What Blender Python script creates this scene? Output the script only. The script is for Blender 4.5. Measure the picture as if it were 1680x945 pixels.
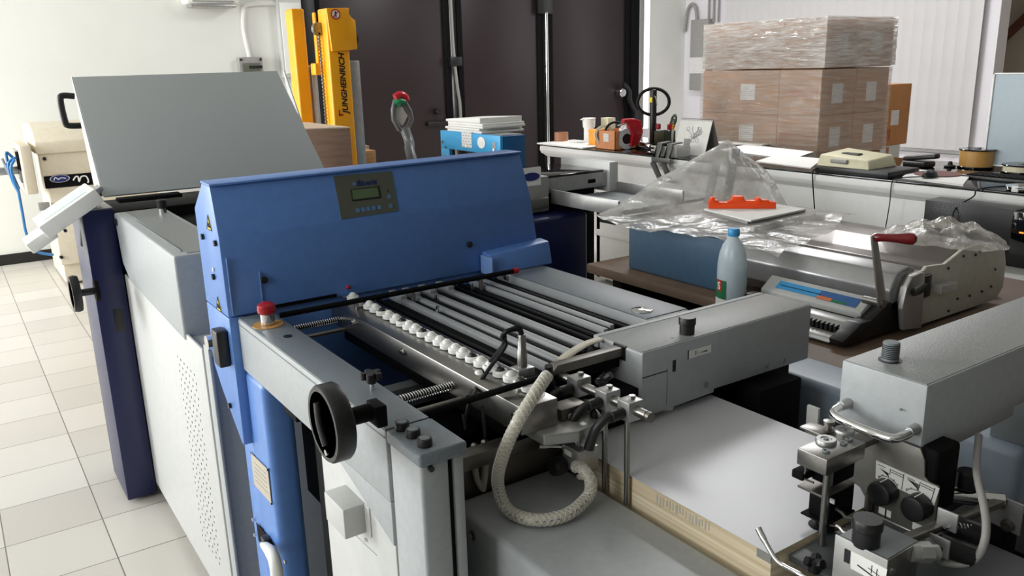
import bpy, bmesh, math, random
from mathutils import Vector, Matrix
random.seed(7)
SC = bpy.context.scene
COL = SC.collection
for o in list(bpy.data.objects): bpy.data.objects.remove(o)
PI = math.pi

# ------------------------------------------------------------------ camera
YAW, PIT, ROL, FPX, CAMZ = math.radians(33.958), math.radians(-15.042), math.radians(-1.586), 1363.0, 1.69
_f = Vector((math.sin(YAW)*math.cos(PIT), math.cos(YAW)*math.cos(PIT), math.sin(PIT)))
_r = Vector((math.cos(YAW), -math.sin(YAW), 0)); _u = _r.cross(_f)
_R = _r*math.cos(ROL) + _u*math.sin(ROL); _U = -_r*math.sin(ROL) + _u*math.cos(ROL)
CAM = Vector((0, 0, CAMZ))
cd = bpy.data.cameras.new('camera'); cam = bpy.data.objects.new('camera', cd); COL.objects.link(cam)
cd.sensor_width = 36; cd.lens = 36*FPX/1680; cd.clip_start = .02; cd.clip_end = 100
m3 = Matrix((_R, _U, -_f)).transposed(); cam.matrix_world = Matrix.Translation(CAM) @ m3.to_4x4()
SC.camera = cam

def on(px, py, X=None, Y=None, Z=None):
    "point of the room seen at a photo position, on a known plane"
    d = _f + _R*((px-840)/FPX) - _U*((py-472.5)/FPX)
    t = X/d.x if X is not None else (Y/d.y if Y is not None else (Z-CAMZ)/d.z)
    return CAM + d*t

# ------------------------------------------------------------------ world, lamps, exposure
w = bpy.data.worlds.new('daylight'); SC.world = w; w.use_nodes = True
w.node_tree.nodes['Background'].inputs[0].default_value = (.86, .92, 1, 1)
w.node_tree.nodes['Background'].inputs[1].default_value = .02
def area(name, loc, size, size_y, power, direction, color=(1, 1, 1)):
    l = bpy.data.lights.new(name, 'AREA'); l.shape = 'RECTANGLE'; l.size = size; l.size_y = size_y
    l.energy = power; l.color = color
    o = bpy.data.objects.new(name, l); COL.objects.link(o); o.location = loc
    o.rotation_euler = Vector(direction).to_track_quat('-Z', 'Y').to_euler()
    return o
WX = -5.0                                                            # left wall with the windows
area('window_daylight', (WX+.05, 7.2, 2.4), 2.4, 3.0, 500, (1, 0, -.05), (.97, .985, 1))
area('window_daylight', (WX+.05, 4.1, 2.5), 2.4, 3.0, 90, (1, 0, -.1), (.97, .985, 1))
area('window_daylight', (WX+.05, .7, 2.9), 2.4, 2.9, 132, (1, 0, -.12), (.97, .99, 1))
area('window_daylight', (9.0, 6.4, 2.3), 1.4, 3.0, 25, (-1, 0, -.1), (1, .98, 1))
area('added_overhead_fill', (5.6, 5.2, 4.1), .5, 2.4, 150, (0, 0, -1), (.98, .98, 1))  # added fill over the counter side, not a known fixture
area('added_overhead_fill', (6.6, 1.8, 4.1), .5, 2.0, 30, (0, 0, -1), (1, .99, .98))  # second added fill, lifts the front faces on the right
SC.view_settings.view_transform = 'Standard'; SC.view_settings.look = 'None'
SC.view_settings.exposure = 0.0; SC.view_settings.gamma = 1; SC.view_settings.use_curve_mapping = False

# ------------------------------------------------------------------ materials
def lin(c): c /= 255; return c/12.92 if c <= .04045 else ((c+.055)/1.055)**2.4
MATS = {}
def mat(name, rgb, rough=.5, metal=0, var=.06, scale=30, bump=0, bscale=200, spec=.5, coat=0, trans=0, alpha=1, emit=0, stretch=None):
    if name in MATS: return MATS[name]
    m = bpy.data.materials.new(name); m.use_nodes = True; nt = m.node_tree; N = nt.nodes; L = nt.links
    b = N['Principled BSDF']; col = tuple(lin(c) for c in rgb)
    tc = N.new('ShaderNodeTexCoord'); nz = N.new('ShaderNodeTexNoise'); nz.inputs['Scale'].default_value = scale
    nz.inputs['Detail'].default_value = 4
    src = tc.outputs['Object']
    if stretch:
        mp = N.new('ShaderNodeMapping'); mp.inputs['Scale'].default_value = stretch; L.new(src, mp.inputs[0]); src = mp.outputs[0]
    L.new(src, nz.inputs['Vector'])
    rp = N.new('ShaderNodeValToRGB'); e = rp.color_ramp.elements
    e[0].position = .3; e[1].position = .7
    e[0].color = tuple(c*(1-var) for c in col)+(1,); e[1].color = tuple(min(1, c*(1+var)) for c in col)+(1,)
    L.new(nz.outputs['Fac'], rp.inputs[0]); L.new(rp.outputs[0], b.inputs['Base Color'])
    b.inputs['Roughness'].default_value = rough; b.inputs['Metallic'].default_value = metal
    b.inputs['Specular IOR Level'].default_value = spec; b.inputs['Coat Weight'].default_value = coat
    b.inputs['Transmission Weight'].default_value = trans; b.inputs['Alpha'].default_value = alpha
    if emit:
        L.new(rp.outputs[0], b.inputs['Emission Color']); b.inputs['Emission Strength'].default_value = emit
    if bump:
        n2 = N.new('ShaderNodeTexNoise'); n2.inputs['Scale'].default_value = bscale; L.new(src, n2.inputs['Vector'])
        bp = N.new('ShaderNodeBump'); bp.inputs['Strength'].default_value = bump; bp.inputs['Distance'].default_value = .002
        L.new(n2.outputs['Fac'], bp.inputs['Height']); L.new(bp.outputs[0], b.inputs['Normal'])
    MATS[name] = m; return m

def film(name, rgb, opac, rough=.15, bscale=12, bump=.6, stretch=None, gloss=.3):
    "thin clear plastic film: partly see-through, glossy, crumpled"
    m = bpy.data.materials.new(name); m.use_nodes = True; nt = m.node_tree; N = nt.nodes; L = nt.links
    for n in list(N): N.remove(n)
    out = N.new('ShaderNodeOutputMaterial'); tr = N.new('ShaderNodeBsdfTransparent')
    df = N.new('ShaderNodeBsdfDiffuse'); tl = N.new('ShaderNodeBsdfTranslucent'); gl = N.new('ShaderNodeBsdfGlossy')
    c = tuple(lin(v) for v in rgb)+(1,)
    df.inputs[0].default_value = c; tl.inputs[0].default_value = c; gl.inputs['Roughness'].default_value = rough
    tc = N.new('ShaderNodeTexCoord'); mp = N.new('ShaderNodeMapping'); nz = N.new('ShaderNodeTexNoise')
    mp.inputs['Scale'].default_value = stretch or (1, 1, 1)
    nz.inputs['Scale'].default_value = bscale; nz.inputs['Detail'].default_value = 6
    L.new(tc.outputs['Object'], mp.inputs[0]); L.new(mp.outputs[0], nz.inputs['Vector'])
    bp = N.new('ShaderNodeBump'); bp.inputs['Strength'].default_value = bump; bp.inputs['Distance'].default_value = .03
    L.new(nz.outputs['Fac'], bp.inputs['Height'])
    for n in (df, gl, tl): L.new(bp.outputs[0], n.inputs['Normal'])
    a = N.new('ShaderNodeMixShader'); a.inputs[0].default_value = .4; L.new(df.outputs[0], a.inputs[1]); L.new(tl.outputs[0], a.inputs[2])
    g = N.new('ShaderNodeMixShader'); g.inputs[0].default_value = gloss; L.new(a.outputs[0], g.inputs[1]); L.new(gl.outputs[0], g.inputs[2])
    x = N.new('ShaderNodeMixShader')
    mr = N.new('ShaderNodeMapRange'); mr.inputs['From Min'].default_value = .35; mr.inputs['From Max'].default_value = .7
    mr.inputs['To Min'].default_value = opac*.6; mr.inputs['To Max'].default_value = min(1, opac*1.5)
    L.new(nz.outputs['Fac'], mr.inputs[0]); L.new(mr.outputs[0], x.inputs[0])
    L.new(tr.outputs[0], x.inputs[1]); L.new(g.outputs[0], x.inputs[2]); L.new(x.outputs[0], out.inputs[0])
    MATS[name] = m; return m

GREY = mat('grey_paint', (168, 172, 173), .42, var=.05, scale=60, bump=.12, bscale=900)
GREYTOP = mat('hammered_grey_shaded', (140, 143, 141), .38, var=.1, scale=260, bump=.35, bscale=420)  # hammered finish; colour lowered to imitate weaker light on upward faces
DGREY = mat('dark_grey_paint', (120, 126, 128), .45, var=.06)
LIDG = mat('lid_grey_paint', (178, 184, 184), .5, var=.05, scale=400)
OFFW = mat('offwhite_paint', (196, 197, 194), .45, var=.03)
BLUE = mat('blue_paint', (92, 134, 200), .38, var=.05, scale=40, bump=.1, bscale=700)
LBLUE = mat('pale_blue_paint', (128, 164, 220), .38, var=.04)
NAVY = mat('navy_paint', (22, 28, 72), .33, var=.08, scale=25)
DNAVY = mat('dark_navy_paint', (24, 34, 62), .4, var=.08)
BLACK = mat('black_plastic', (26, 26, 27), .4, var=.15)
MBLACK = mat('matt_black_paint', (14, 14, 15), .7, var=.2, spec=.12)
RUBBER = mat('black_rubber', (18, 18, 19), .55, var=.2, spec=.25)
STEEL = mat('brushed_steel', (150, 148, 144), .34, 1, var=.12, scale=80, stretch=(1, 20, 1))
DSTEEL = mat('worn_steel', (118, 114, 108), .42, .85, var=.25, scale=14)
ALU = mat('aluminium', (178, 178, 176), .38, .7, var=.08)
CHROME = mat('chrome', (225, 225, 225), .08, 1, var=.03)
RED = mat('red_plastic', (170, 22, 34), .28, var=.08)
ORANGEP = mat('orange_red_plastic', (255, 82, 22), .35, var=.06)
YEL = mat('yellow_truck_paint', (252, 172, 20), .34, var=.07, scale=6)
WHITEP = mat('white_plastic', (236, 236, 232), .35, var=.02)
PAPER = mat('white_paper', (232, 231, 226), .75, var=.03)
PAPERTOP = mat('coated_paper', (206, 208, 211), .33, var=.03, scale=3)
CREAM = mat('beige_machine_paint', (214, 205, 184), .5, var=.04)
BEIGEP = mat('cream_plastic', (214, 208, 176), .5, var=.04)
BROWNC = mat('cardboard', (176, 138, 108), .8, var=.08, scale=9)
BROWNC2 = mat('tan_cardboard', (182, 126, 78), .8, var=.07, scale=9)
WOOD = mat('pale_timber', (198, 150, 98), .7, var=.22, scale=6, stretch=(1, 1, 9))
PLY = mat('brown_board', (112, 92, 76), .6, var=.15, scale=10)
DWOOD = mat('dark_brown_timber', (92, 48, 30), .55, var=.2, scale=8)
DOORM = mat('dark_brown_door', (38, 26, 28), .42, var=.08, scale=5)
GLASSB = mat('black_glass', (14, 13, 14), .06, var=.1, spec=.7)
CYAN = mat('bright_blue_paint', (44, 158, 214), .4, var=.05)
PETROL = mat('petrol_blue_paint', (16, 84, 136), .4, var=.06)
BOXBLUE = mat('slate_blue_paint', (66, 96, 122), .42, var=.06)
OLIVE = mat('olive_panel', (92, 96, 84), .5, var=.05)
LCD = mat('lcd_green', (96, 118, 84), .2, var=.04)
BTN = mat('button_blue', (88, 128, 176), .45, var=.05)
INK = mat('blue_print', (24, 40, 110), .5, var=.05)
BINK = mat('black_print', (24, 20, 20), .6, var=.05)
RINK = mat('red_print', (196, 26, 24), .6, var=.05)
SIGNY = mat('sign_yellow', (226, 206, 50), .5, var=.03)
GREEN = mat('green_plastic', (24, 112, 70), .4, var=.06)
DGREEN = mat('dark_green_plastic', (50, 60, 44), .4, var=.06)
AMBER = mat('amber_plastic', (236, 156, 40), .45, var=.05)
TERRA = mat('orange_card', (214, 144, 98), .7, var=.06)
TAPEB = mat('brown_tape', (164, 112, 82), .4, var=.05)
SKYB = mat('sky_blue_plastic', (62, 156, 214), .35, var=.04)
CABLE = mat('grey_cable', (150, 148, 144), .5, var=.04)
CABLEB = mat('blue_air_hose', (40, 110, 170), .35, var=.05)
BRASSY = mat('yellowed_disc', (196, 148, 80), .45, var=.05)
PLATE = mat('type_plate', (196, 186, 168), .4, .3, var=.05)
MAROON = mat('maroon_mat', (110, 66, 58), .6, var=.06)
PANELB = mat('pale_board', (176, 190, 198), .5, var=.02)
LED = mat('amber_led', (255, 130, 40), .4, emit=2)
SCREEN = mat('console_screen', (196, 232, 230), .15, var=.03)
WALLM = mat('wall_plaster', (234, 235, 229), .85, var=.015, scale=3)
WALLR = mat('wall_plaster_cool', (226, 222, 226), .85, var=.015, scale=3)
WALLB = mat('wall_plaster_tan', (176, 166, 150), .85, var=.03, scale=3)
CEILM = mat('ceiling_white', (196, 196, 192), .9, var=.01)
BLINDM = mat('blind_fabric', (208, 206, 206), .8, var=.03, scale=3)
COUNTW = mat('counter_white', (226, 226, 224), .45, var=.02)
HANDLEW = mat('red_lacquered_wood', (118, 24, 26), .2, var=.12, coat=.4)
HOSEM = mat('hose_plastic', (206, 200, 182), .3, var=.12, scale=260, alpha=.86)
FLATHOSE = mat('flat_hose', (205, 200, 182), .5, var=.08)
BOTTLEM = mat('bottle_plastic', (206, 220, 226), .3, var=.04, alpha=.72)
LIQUID = mat('bottle_liquid', (160, 200, 220), .15, var=.04)
PLEX = mat('clear_acrylic', (200, 200, 198), .12, var=.03, alpha=.4)
DAYL = mat('daylight_pane', (255, 255, 255), .3, var=.0, emit=2.2)
FILM = film('plastic_sheet', (226, 224, 218), .64, .2, 9, .7, None, .2)
WRAP = film('stretch_wrap', (236, 230, 226), .36, .12, 5, .9, (1, 1, 9), .45)
WRAPTOP = film('stretch_wrap_glare', (250, 248, 246), .74, .16, 6, 1.0, (1, 1, 10), .5)  # film made whiter and denser to imitate window glare on the top row
BELT = mat('pale_belt', (160, 163, 164), .5, var=.04)
BEAMTOP = mat('blue_grey_hammered_shaded', (116, 124, 130), .4, var=.1, scale=260, bump=.35, bscale=420)  # hammered beam tops, shade put into the darker colour
BAGF = film('plastic_bag', (210, 206, 196), .5, .12, 16, .8)

def tile_mat():
    m = bpy.data.materials.new('floor_tiles'); m.use_nodes = True; nt = m.node_tree; N = nt.nodes; L = nt.links; b = N['Principled BSDF']
    tc = N.new('ShaderNodeTexCoord'); mp = N.new('ShaderNodeMapping'); mp.inputs['Location'].default_value = (-.18, -3.266, 0)
    br = N.new('ShaderNodeTexBrick'); br.offset = 0; br.squash = 1
    br.inputs['Scale'].default_value = 1; br.inputs['Brick Width'].default_value = .333; br.inputs['Row Height'].default_value = .3325
    br.inputs['Mortar Size'].default_value = .0022; br.inputs['Mortar Smooth'].default_value = .1
    br.inputs['Color1'].default_value = (lin(214), lin(210), lin(203), 1); br.inputs['Color2'].default_value = (lin(196), lin(191), lin(183), 1)
    br.inputs['Mortar'].default_value = (lin(108), lin(104), lin(98), 1)
    L.new(tc.outputs['Object'], mp.inputs[0]); L.new(mp.outputs[0], br.inputs['Vector'])
    L.new(br.outputs['Color'], b.inputs['Base Color']); b.inputs['Roughness'].default_value = .32
    bp = N.new('ShaderNodeBump'); bp.inputs['Strength'].default_value = .4; bp.inputs['Distance'].default_value = .002; bp.invert = True
    L.new(br.outputs['Fac'], bp.inputs['Height']); L.new(bp.outputs[0], b.inputs['Normal'])
    return m
def stack_mat():
    "edges of a pile of sheets: fine lines running along the pile"
    m = bpy.data.materials.new('paper_edges'); m.use_nodes = True; nt = m.node_tree; N = nt.nodes; L = nt.links; b = N['Principled BSDF']
    tc = N.new('ShaderNodeTexCoord'); mp = N.new('ShaderNodeMapping'); mp.inputs['Scale'].default_value = (1.2, 1.2, 160)
    nz = N.new('ShaderNodeTexNoise'); nz.inputs['Scale'].default_value = 1; nz.inputs['Detail'].default_value = 5
    rp = N.new('ShaderNodeValToRGB'); e = rp.color_ramp.elements; e[0].position = .3; e[1].position = .72
    e[0].color = (lin(206), lin(182), lin(140), 1); e[1].color = (lin(244), lin(232), lin(206), 1)
    L.new(tc.outputs['Object'], mp.inputs[0]); L.new(mp.outputs[0], nz.inputs['Vector']); L.new(nz.outputs['Fac'], rp.inputs[0])
    L.new(rp.outputs[0], b.inputs['Base Color']); b.inputs['Roughness'].default_value = .7
    return m
def label_mat():
    "white paper label with rows of small grey print"
    m = bpy.data.materials.new('printed_label'); m.use_nodes = True; nt = m.node_tree; N = nt.nodes; L = nt.links; b = N['Principled BSDF']
    tc = N.new('ShaderNodeTexCoord'); sp = N.new('ShaderNodeSeparateXYZ'); ad = N.new('ShaderNodeMath'); ad.operation = 'ADD'; cb = N.new('ShaderNodeCombineXYZ')
    L.new(tc.outputs['Object'], sp.inputs[0]); L.new(sp.outputs[0], ad.inputs[0]); L.new(sp.outputs[1], ad.inputs[1])
    L.new(ad.outputs[0], cb.inputs[0]); L.new(sp.outputs[2], cb.inputs[1])
    br = N.new('ShaderNodeTexBrick'); br.inputs['Scale'].default_value = 1; br.inputs['Brick Width'].default_value = .031; br.inputs['Row Height'].default_value = .016
    br.inputs['Mortar Size'].default_value = .0048; br.inputs['Color1'].default_value = (lin(176), lin(174), lin(172), 1)
    br.inputs['Color2'].default_value = (lin(206), lin(204), lin(202), 1); br.inputs['Mortar'].default_value = (lin(226), lin(224), lin(222), 1)
    L.new(cb.outputs[0], br.inputs['Vector']); L.new(br.outputs['Color'], b.inputs['Base Color']); b.inputs['Roughness'].default_value = .7
    return m
TILES, EDGES, LABELM = tile_mat(), stack_mat(), label_mat()

# ------------------------------------------------------------------ mesh helpers
class M:
    def __init__(s): s.bm = bmesh.new(); s.mi = 0
    def _add(s, vs, fs, T=None):
        V = [s.bm.verts.new(T @ Vector(v) if T else Vector(v)) for v in vs]; F = []
        for f in fs:
            try: q = s.bm.faces.new([V[i] for i in f]); q.material_index = s.mi; F.append(q)
            except ValueError: pass
        return V, F
    def _bev(s, F, b, seg):
        if b > 0:
            E = list({e for f in F for e in f.edges})
            r = bmesh.ops.bevel(s.bm, geom=E, offset=b, segments=seg, profile=.5, affect='EDGES', clamp_overlap=True)
            for f in r['faces']: f.material_index = s.mi
    def box(s, x0, x1, y0, y1, z0, z1, b=0, seg=2, T=None):
        x0, x1 = min(x0, x1), max(x0, x1); y0, y1 = min(y0, y1), max(y0, y1); z0, z1 = min(z0, z1), max(z0, z1)
        V, F = s._add([(x0,y0,z0),(x1,y0,z0),(x1,y1,z0),(x0,y1,z0),(x0,y0,z1),(x1,y0,z1),(x1,y1,z1),(x0,y1,z1)],
               [(0,3,2,1),(4,5,6,7),(0,1,5,4),(1,2,6,5),(2,3,7,6),(3,0,4,7)], T)
        s._bev(F, b, seg); return s
    def prism(s, pts, ax, a, c, b=0, seg=2, T=None):
        def mk(p, h): return {'x': (h, p[0], p[1]), 'y': (p[0], h, p[1]), 'z': (p[0], p[1], h)}[ax]
        n = len(pts); vs = [mk(p, a) for p in pts]+[mk(p, c) for p in pts]
        fs = [tuple(range(n-1, -1, -1)), tuple(range(n, 2*n))]+[(i, (i+1) % n, n+(i+1) % n, n+i) for i in range(n)]
        V, F = s._add(vs, fs, T); bmesh.ops.recalc_face_normals(s.bm, faces=F); s._bev(F, b, seg); return s
    def hexa(s, P8, b=0, seg=2):
        "solid from 4 bottom and 4 top corners"
        V, F = s._add(P8, [(0,3,2,1),(4,5,6,7),(0,1,5,4),(1,2,6,5),(2,3,7,6),(3,0,4,7)])
        bmesh.ops.recalc_face_normals(s.bm, faces=F); s._bev(F, b, seg); return s
    def _frame(s, d):
        d = d.normalized(); a = Vector((0, 0, 1)) if abs(d.z) < .9 else Vector((1, 0, 0))
        x = d.cross(a).normalized(); return x, d.cross(x).normalized()
    def lathe(s, prof, o, axis=(0, 0, 1), seg=24):
        "profile of (radius, height) turned about an axis through o"
        o = Vector(o); d = Vector(axis).normalized(); x, y = s._frame(d); vs, fs = [], []; n = len(prof)
        for r, h in prof:
            for k in range(seg):
                a = 2*PI*k/seg; vs.append(o+d*h+(x*math.cos(a)+y*math.sin(a))*max(r, 1e-5))
        for i in range(n-1):
            for k in range(seg):
                k2 = (k+1) % seg; fs.append((i*seg+k, i*seg+k2, (i+1)*seg+k2, (i+1)*seg+k))
        fs.append(tuple(range(seg-1, -1, -1))); fs.append(tuple((n-1)*seg+k for k in range(seg)))
        V, F = s._add(vs, fs); bmesh.ops.recalc_face_normals(s.bm, faces=F); return s
    def cyl(s, p0, p1, r, r2=None, seg=20, b=0):
        p0, p1 = Vector(p0), Vector(p1); h = (p1-p0).length; r2 = r if r2 is None else r2
        pr = [(r, 0), (r2, h)] if not b else [(r-b, 0), (r, b), (r2, h-b), (r2-b, h)]
        return s.lathe(pr, p0, p1-p0, seg)
    def ring(s, o, axis, R, r, h, seg=28):
        "flat hollow roll: outer radius R, inner r, height h"
        o = Vector(o); d = Vector(axis).normalized(); x, y = s._frame(d); vs, fs = [], []
        for rr, hh in ((R, 0), (R, h), (r, h), (r, 0)):
            for k in range(seg):
                a = 2*PI*k/seg; vs.append(o+d*hh+(x*math.cos(a)+y*math.sin(a))*rr)
        for i in range(4):
            for k in range(seg):
                k2 = (k+1) % seg; j = (i+1) % 4; fs.append((i*seg+k, i*seg+k2, j*seg+k2, j*seg+k))
        V, F = s._add(vs, fs); bmesh.ops.recalc_face_normals(s.bm, faces=F); return s
    def torus(s, o, axis, R, r, seg=32, n=10, a0=0, a1=2*PI):
        o = Vector(o); d = Vector(axis).normalized(); x, y = s._frame(d)
        full = abs(a1-a0-2*PI) < 1e-4
        pts = [o+(x*math.cos(a0+(a1-a0)*k/seg)+y*math.sin(a0+(a1-a0)*k/seg))*R for k in range(seg if full else seg+1)]
        return s.tube(pts, r, n, closed=full)
    def ball(s, c, r, seg=16, sq=(1, 1, 1)):
        vs = bmesh.ops.create_uvsphere(s.bm, u_segments=seg, v_segments=seg//2, radius=r, matrix=Matrix.Translation(Vector(c)) @ Matrix.Diagonal((*sq, 1)))['verts']
        for f in {f for v in vs for f in v.link_faces}: f.material_index = s.mi
        return s
    def tube(s, pts, r, n=10, closed=False, smooth=0, flat=1):
        P = [Vector(p) for p in pts]
        if smooth:
            Q = []; m = len(P)
            for i in range(m-1):
                a, b, c, d = P[max(i-1, 0)], P[i], P[i+1], P[min(i+2, m-1)]
                for k in range(smooth):
                    t = k/smooth
                    Q.append(.5*((2*b)+(c-a)*t+(2*a-5*b+4*c-d)*t*t+(3*b-a-3*c+d)*t**3))
            P = Q+[P[-1]]
        m = len(P); vs, fs = [], []; x = None
        for i, p in enumerate(P):
            d = (P[(i+1) % m]-P[i-1]) if closed else (P[min(i+1, m-1)]-P[max(i-1, 0)])
            d.normalize()
            if x is None: x, y = s._frame(d)
            x = (x-d*x.dot(d)).normalized(); y = d.cross(x)
            rr = r(i/(m-1)) if callable(r) else r
            for k in range(n):
                a = 2*PI*k/n; vs.append(p+(x*math.cos(a)+y*math.sin(a)*flat)*rr)
        R = m if closed else m-1
        for i in range(R):
            j = (i+1) % m
            for k in range(n): k2 = (k+1) % n; fs.append((i*n+k, i*n+k2, j*n+k2, j*n+k))
        if not closed: fs += [tuple(range(n-1, -1, -1)), tuple((m-1)*n+k for k in range(n))]
        V, F = s._add(vs, fs); bmesh.ops.recalc_face_normals(s.bm, faces=F); return s
    def helix(s, p0, p1, R, r, turns, n=6):
        p0, p1 = Vector(p0), Vector(p1); d = p1-p0; x, y = s._frame(d); T = int(turns*12)
        return s.tube([p0+d*(k/T)+(x*math.cos(2*PI*k/12)+y*math.sin(2*PI*k/12))*R for k in range(T+1)], r, n)
    def grid(s, fn, nu, nv):
        vs = [fn(i/nu, j/nv) for i in range(nu+1) for j in range(nv+1)]; w_ = nv+1
        s._add(vs, [(i*w_+j, (i+1)*w_+j, (i+1)*w_+j+1, i*w_+j+1) for i in range(nu) for j in range(nv)]); return s
    def slab(s, c, r_, u_, w_, h, t):
        "thin plate centred on c, spanned by r_ and u_, thickness t outwards"
        c = Vector(c); r_ = Vector(r_).normalized(); u_ = Vector(u_).normalized(); n = r_.cross(u_)
        T = Matrix((r_, u_, n)).transposed().to_4x4(); T.translation = c
        return s.box(-w_/2, w_/2, -h/2, h/2, 0, t, T=T)
    def quadplate(s, P4, n, t):
        "plate from four corners, thickened along n"
        n = Vector(n).normalized()*t; a = [Vector(p) for p in P4]
        return s.hexa(a+[p+n for p in a])

def wloc(o):
    v = Vector((0, 0, 0))
    while o: v = v+o.location; o = o.parent
    return v
def tag(o, label=None, cat=None, group=None, kind=None):
    for k, v in (('label', label), ('category', cat), ('group', group), ('kind', kind)):
        if v: o[k] = v
    return o
def obj(name, m, mats, parent=None, label=None, cat=None, group=None, kind=None, smooth=38):
    me = bpy.data.meshes.new(name); bm = m.bm
    if parent: off = wloc(parent)
    else:
        vs = [v.co for v in bm.verts]
        off = Vector((sum((min(v[i] for v in vs), max(v[i] for v in vs)))/2 for i in range(3))); off.z = min(v.z for v in vs)
    for v in bm.verts: v.co -= off
    bm.to_mesh(me); bm.free()
    for x in (mats if isinstance(mats, (list, tuple)) else [mats]): me.materials.append(x)
    me.polygons.foreach_set('use_smooth', [True]*len(me.polygons))
    me.set_sharp_from_angle(angle=math.radians(smooth))
    o = bpy.data.objects.new(name, me); COL.objects.link(o)
    if parent: o.parent = parent
    else: o.location = off
    return tag(o, label, cat, group, kind)
def thing(name, label, cat, loc=(0, 0, 0), group=None):
    o = bpy.data.objects.new(name, None); COL.objects.link(o); o.location = loc; o.empty_display_size = .05
    return tag(o, label, cat, group)
def again(o, parent, delta):
    c = o.copy(); COL.objects.link(c); c.parent = parent; c.location = o.location+Vector(delta)
    for ch in o.children:
        d = ch.copy(); COL.objects.link(d); d.parent = c
    return c
def lettering(name, body, o, right, up, width, m, parent, thick=.0006, shear=0, bold=0, height=None):
    cu = bpy.data.curves.new(name, 'FONT'); cu.body = body; cu.size = 1; cu.extrude = 0; cu.shear = shear; cu.offset = bold; cu.align_x = 'CENTER'; cu.align_y = 'CENTER'
    t = bpy.data.objects.new(name, cu); COL.objects.link(t)
    me = bpy.data.meshes.new_from_object(t.evaluated_get(bpy.context.evaluated_depsgraph_get()))
    bpy.data.objects.remove(t)
    xs = [v.co.x for v in me.vertices]; ys = [v.co.y for v in me.vertices]
    sx = width/(max(xs)-min(xs)); sy = height/(max(ys)-min(ys)) if height else sx
    r_, u_ = Vector(right).normalized(), Vector(up).normalized(); n = r_.cross(u_)
    q = M(); cx, cy = (max(xs)+min(xs))/2, (max(ys)+min(ys))/2
    q._add([Vector(o)+r_*((v.co.x-cx)*sx)+u_*((v.co.y-cy)*sy)+n*thick for v in me.vertices], [tuple(p.vertices) for p in me.polygons])
    return obj(name, q, m, parent)
def struct(name, m, mt, parent=None): return obj(name, m, mt, parent, kind=None if parent else 'structure')
X_, Y_, Z_ = Vector((1, 0, 0)), Vector((0, 1, 0)), Vector((0, 0, 1))

# ------------------------------------------------------------------ the room
YB, XR = 8.98, 9.2
struct('floor', M().box(WX, 11.2, -5, YB+.2, -.1, 0), TILES)
struct('ceiling', M().box(WX, 11.2, -5, YB+.2, 4.6, 4.7), CEILM)
m = M(); m.box(WX-.2, 3.42, YB, YB+.2, 0, 4.6); m.box(8.5, XR+.2, YB, YB+.2, 0, 4.6); m.box(3.42, 8.5, YB+.1, YB+.2, 0, 4.6)
struct('wall_back', m, WALLM)
m = M()
for a, b, z0, z1 in ((-5, -.8, 0, 4.6), (1.6, 2.9, 0, 4.6), (5.3, 6.0, 0, 4.6), (8.4, YB, 0, 4.6), (-.8, 1.6, 0, 1.4), (-.8, 1.6, 4.35, 4.6), (2.9, 5.3, 0, 1), (2.9, 5.3, 4, 4.6), (6.0, 8.4, 0, .9), (6.0, 8.4, 3.9, 4.6)):
    m.box(WX-.2, WX, a, b, z0, z1)
struct('wall_left', m, WALLM)
struct('wall_front', M().box(WX-.2, 11.2, -5.2, -5, 0, 4.6), mat('wall_plaster_dim', (112, 112, 112), .85))
for i, (a, b, z0, z1) in enumerate(((-.8, 1.6, 1.4, 4.35), (2.9, 5.3, 1, 4), (6.0, 8.4, .9, 3.9))):
    m = M()
    for q in ((a, a+.06, z0, z1), (b-.06, b, z0, z1), ((a+b)/2-.04, (a+b)/2+.04, z0, z1), (a, b, z0, z0+.06), (a, b, z1-.06, z1)): m.box(WX-.14, WX-.06, *q)
    struct('window_%d' % (i+1), m, OFFW)
m = M(); m.box(XR, XR+.2, 4.56, 4.72, 0, 4.6); m.box(XR, XR+.2, 8.15, YB, 0, 4.6); m.box(XR, XR+.2, 4.72, 8.15, 0, .6); m.box(XR, XR+.2, 4.72, 8.15, 3.3, 4.6)
m.box(XR+.2, 10.5, 5.3, 5.4, 0, 4.6)
struct('wall_right', m, WALLR)
struct('wall_far_right', M().box(10.5, 10.7, -2.5, 5.4, 0, 4.6), WALLB)
struct('window_4', M().box(XR+.1, XR+.14, 4.72, 8.15, .6, 3.3), WHITEP)
struct('baseboard_back', M().box(WX, 3.42, YB-.02, YB, 0, .1, .004), BLACK)
struct('trim_1', M().box(3.42, 3.56, YB-.06, YB+.1, 0, 3.5, .004), BLACK)
# brown doors, one leaf each
for i, (a, b) in enumerate(((3.56, 5.24), (5.34, 6.62), (6.70, 8.12))):
    d = M().box(a, b, YB-.01, YB+.06, .02, 3.45, .006); D = struct('door_%d' % (i+1), d, DOORM)
    obj('door_stile', M().box(a+.0, a+.07, YB-.03, YB-.01, .02, 3.45, .004), MBLACK, D)
    obj('door_stile', M().box(b-.09, b-.0, YB-.03, YB-.01, .02, 3.45, .004), MBLACK, D)
struct('trim_2', M().box(8.12, 8.26, YB-.05, YB+.06, 0, 3.5, .004), MBLACK)
struct('trim_3', M().box(8.26, 8.36, YB-.04, YB+.08, 0, 3.5, .004), ALU)
struct('window_5', M().box(8.36, 8.5, YB+.02, YB+.06, .75, 3.45), DAYL)
struct('trim_4', M().box(8.36, 8.5, YB-.01, YB+.08, 0, .75), WALLR)
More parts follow.
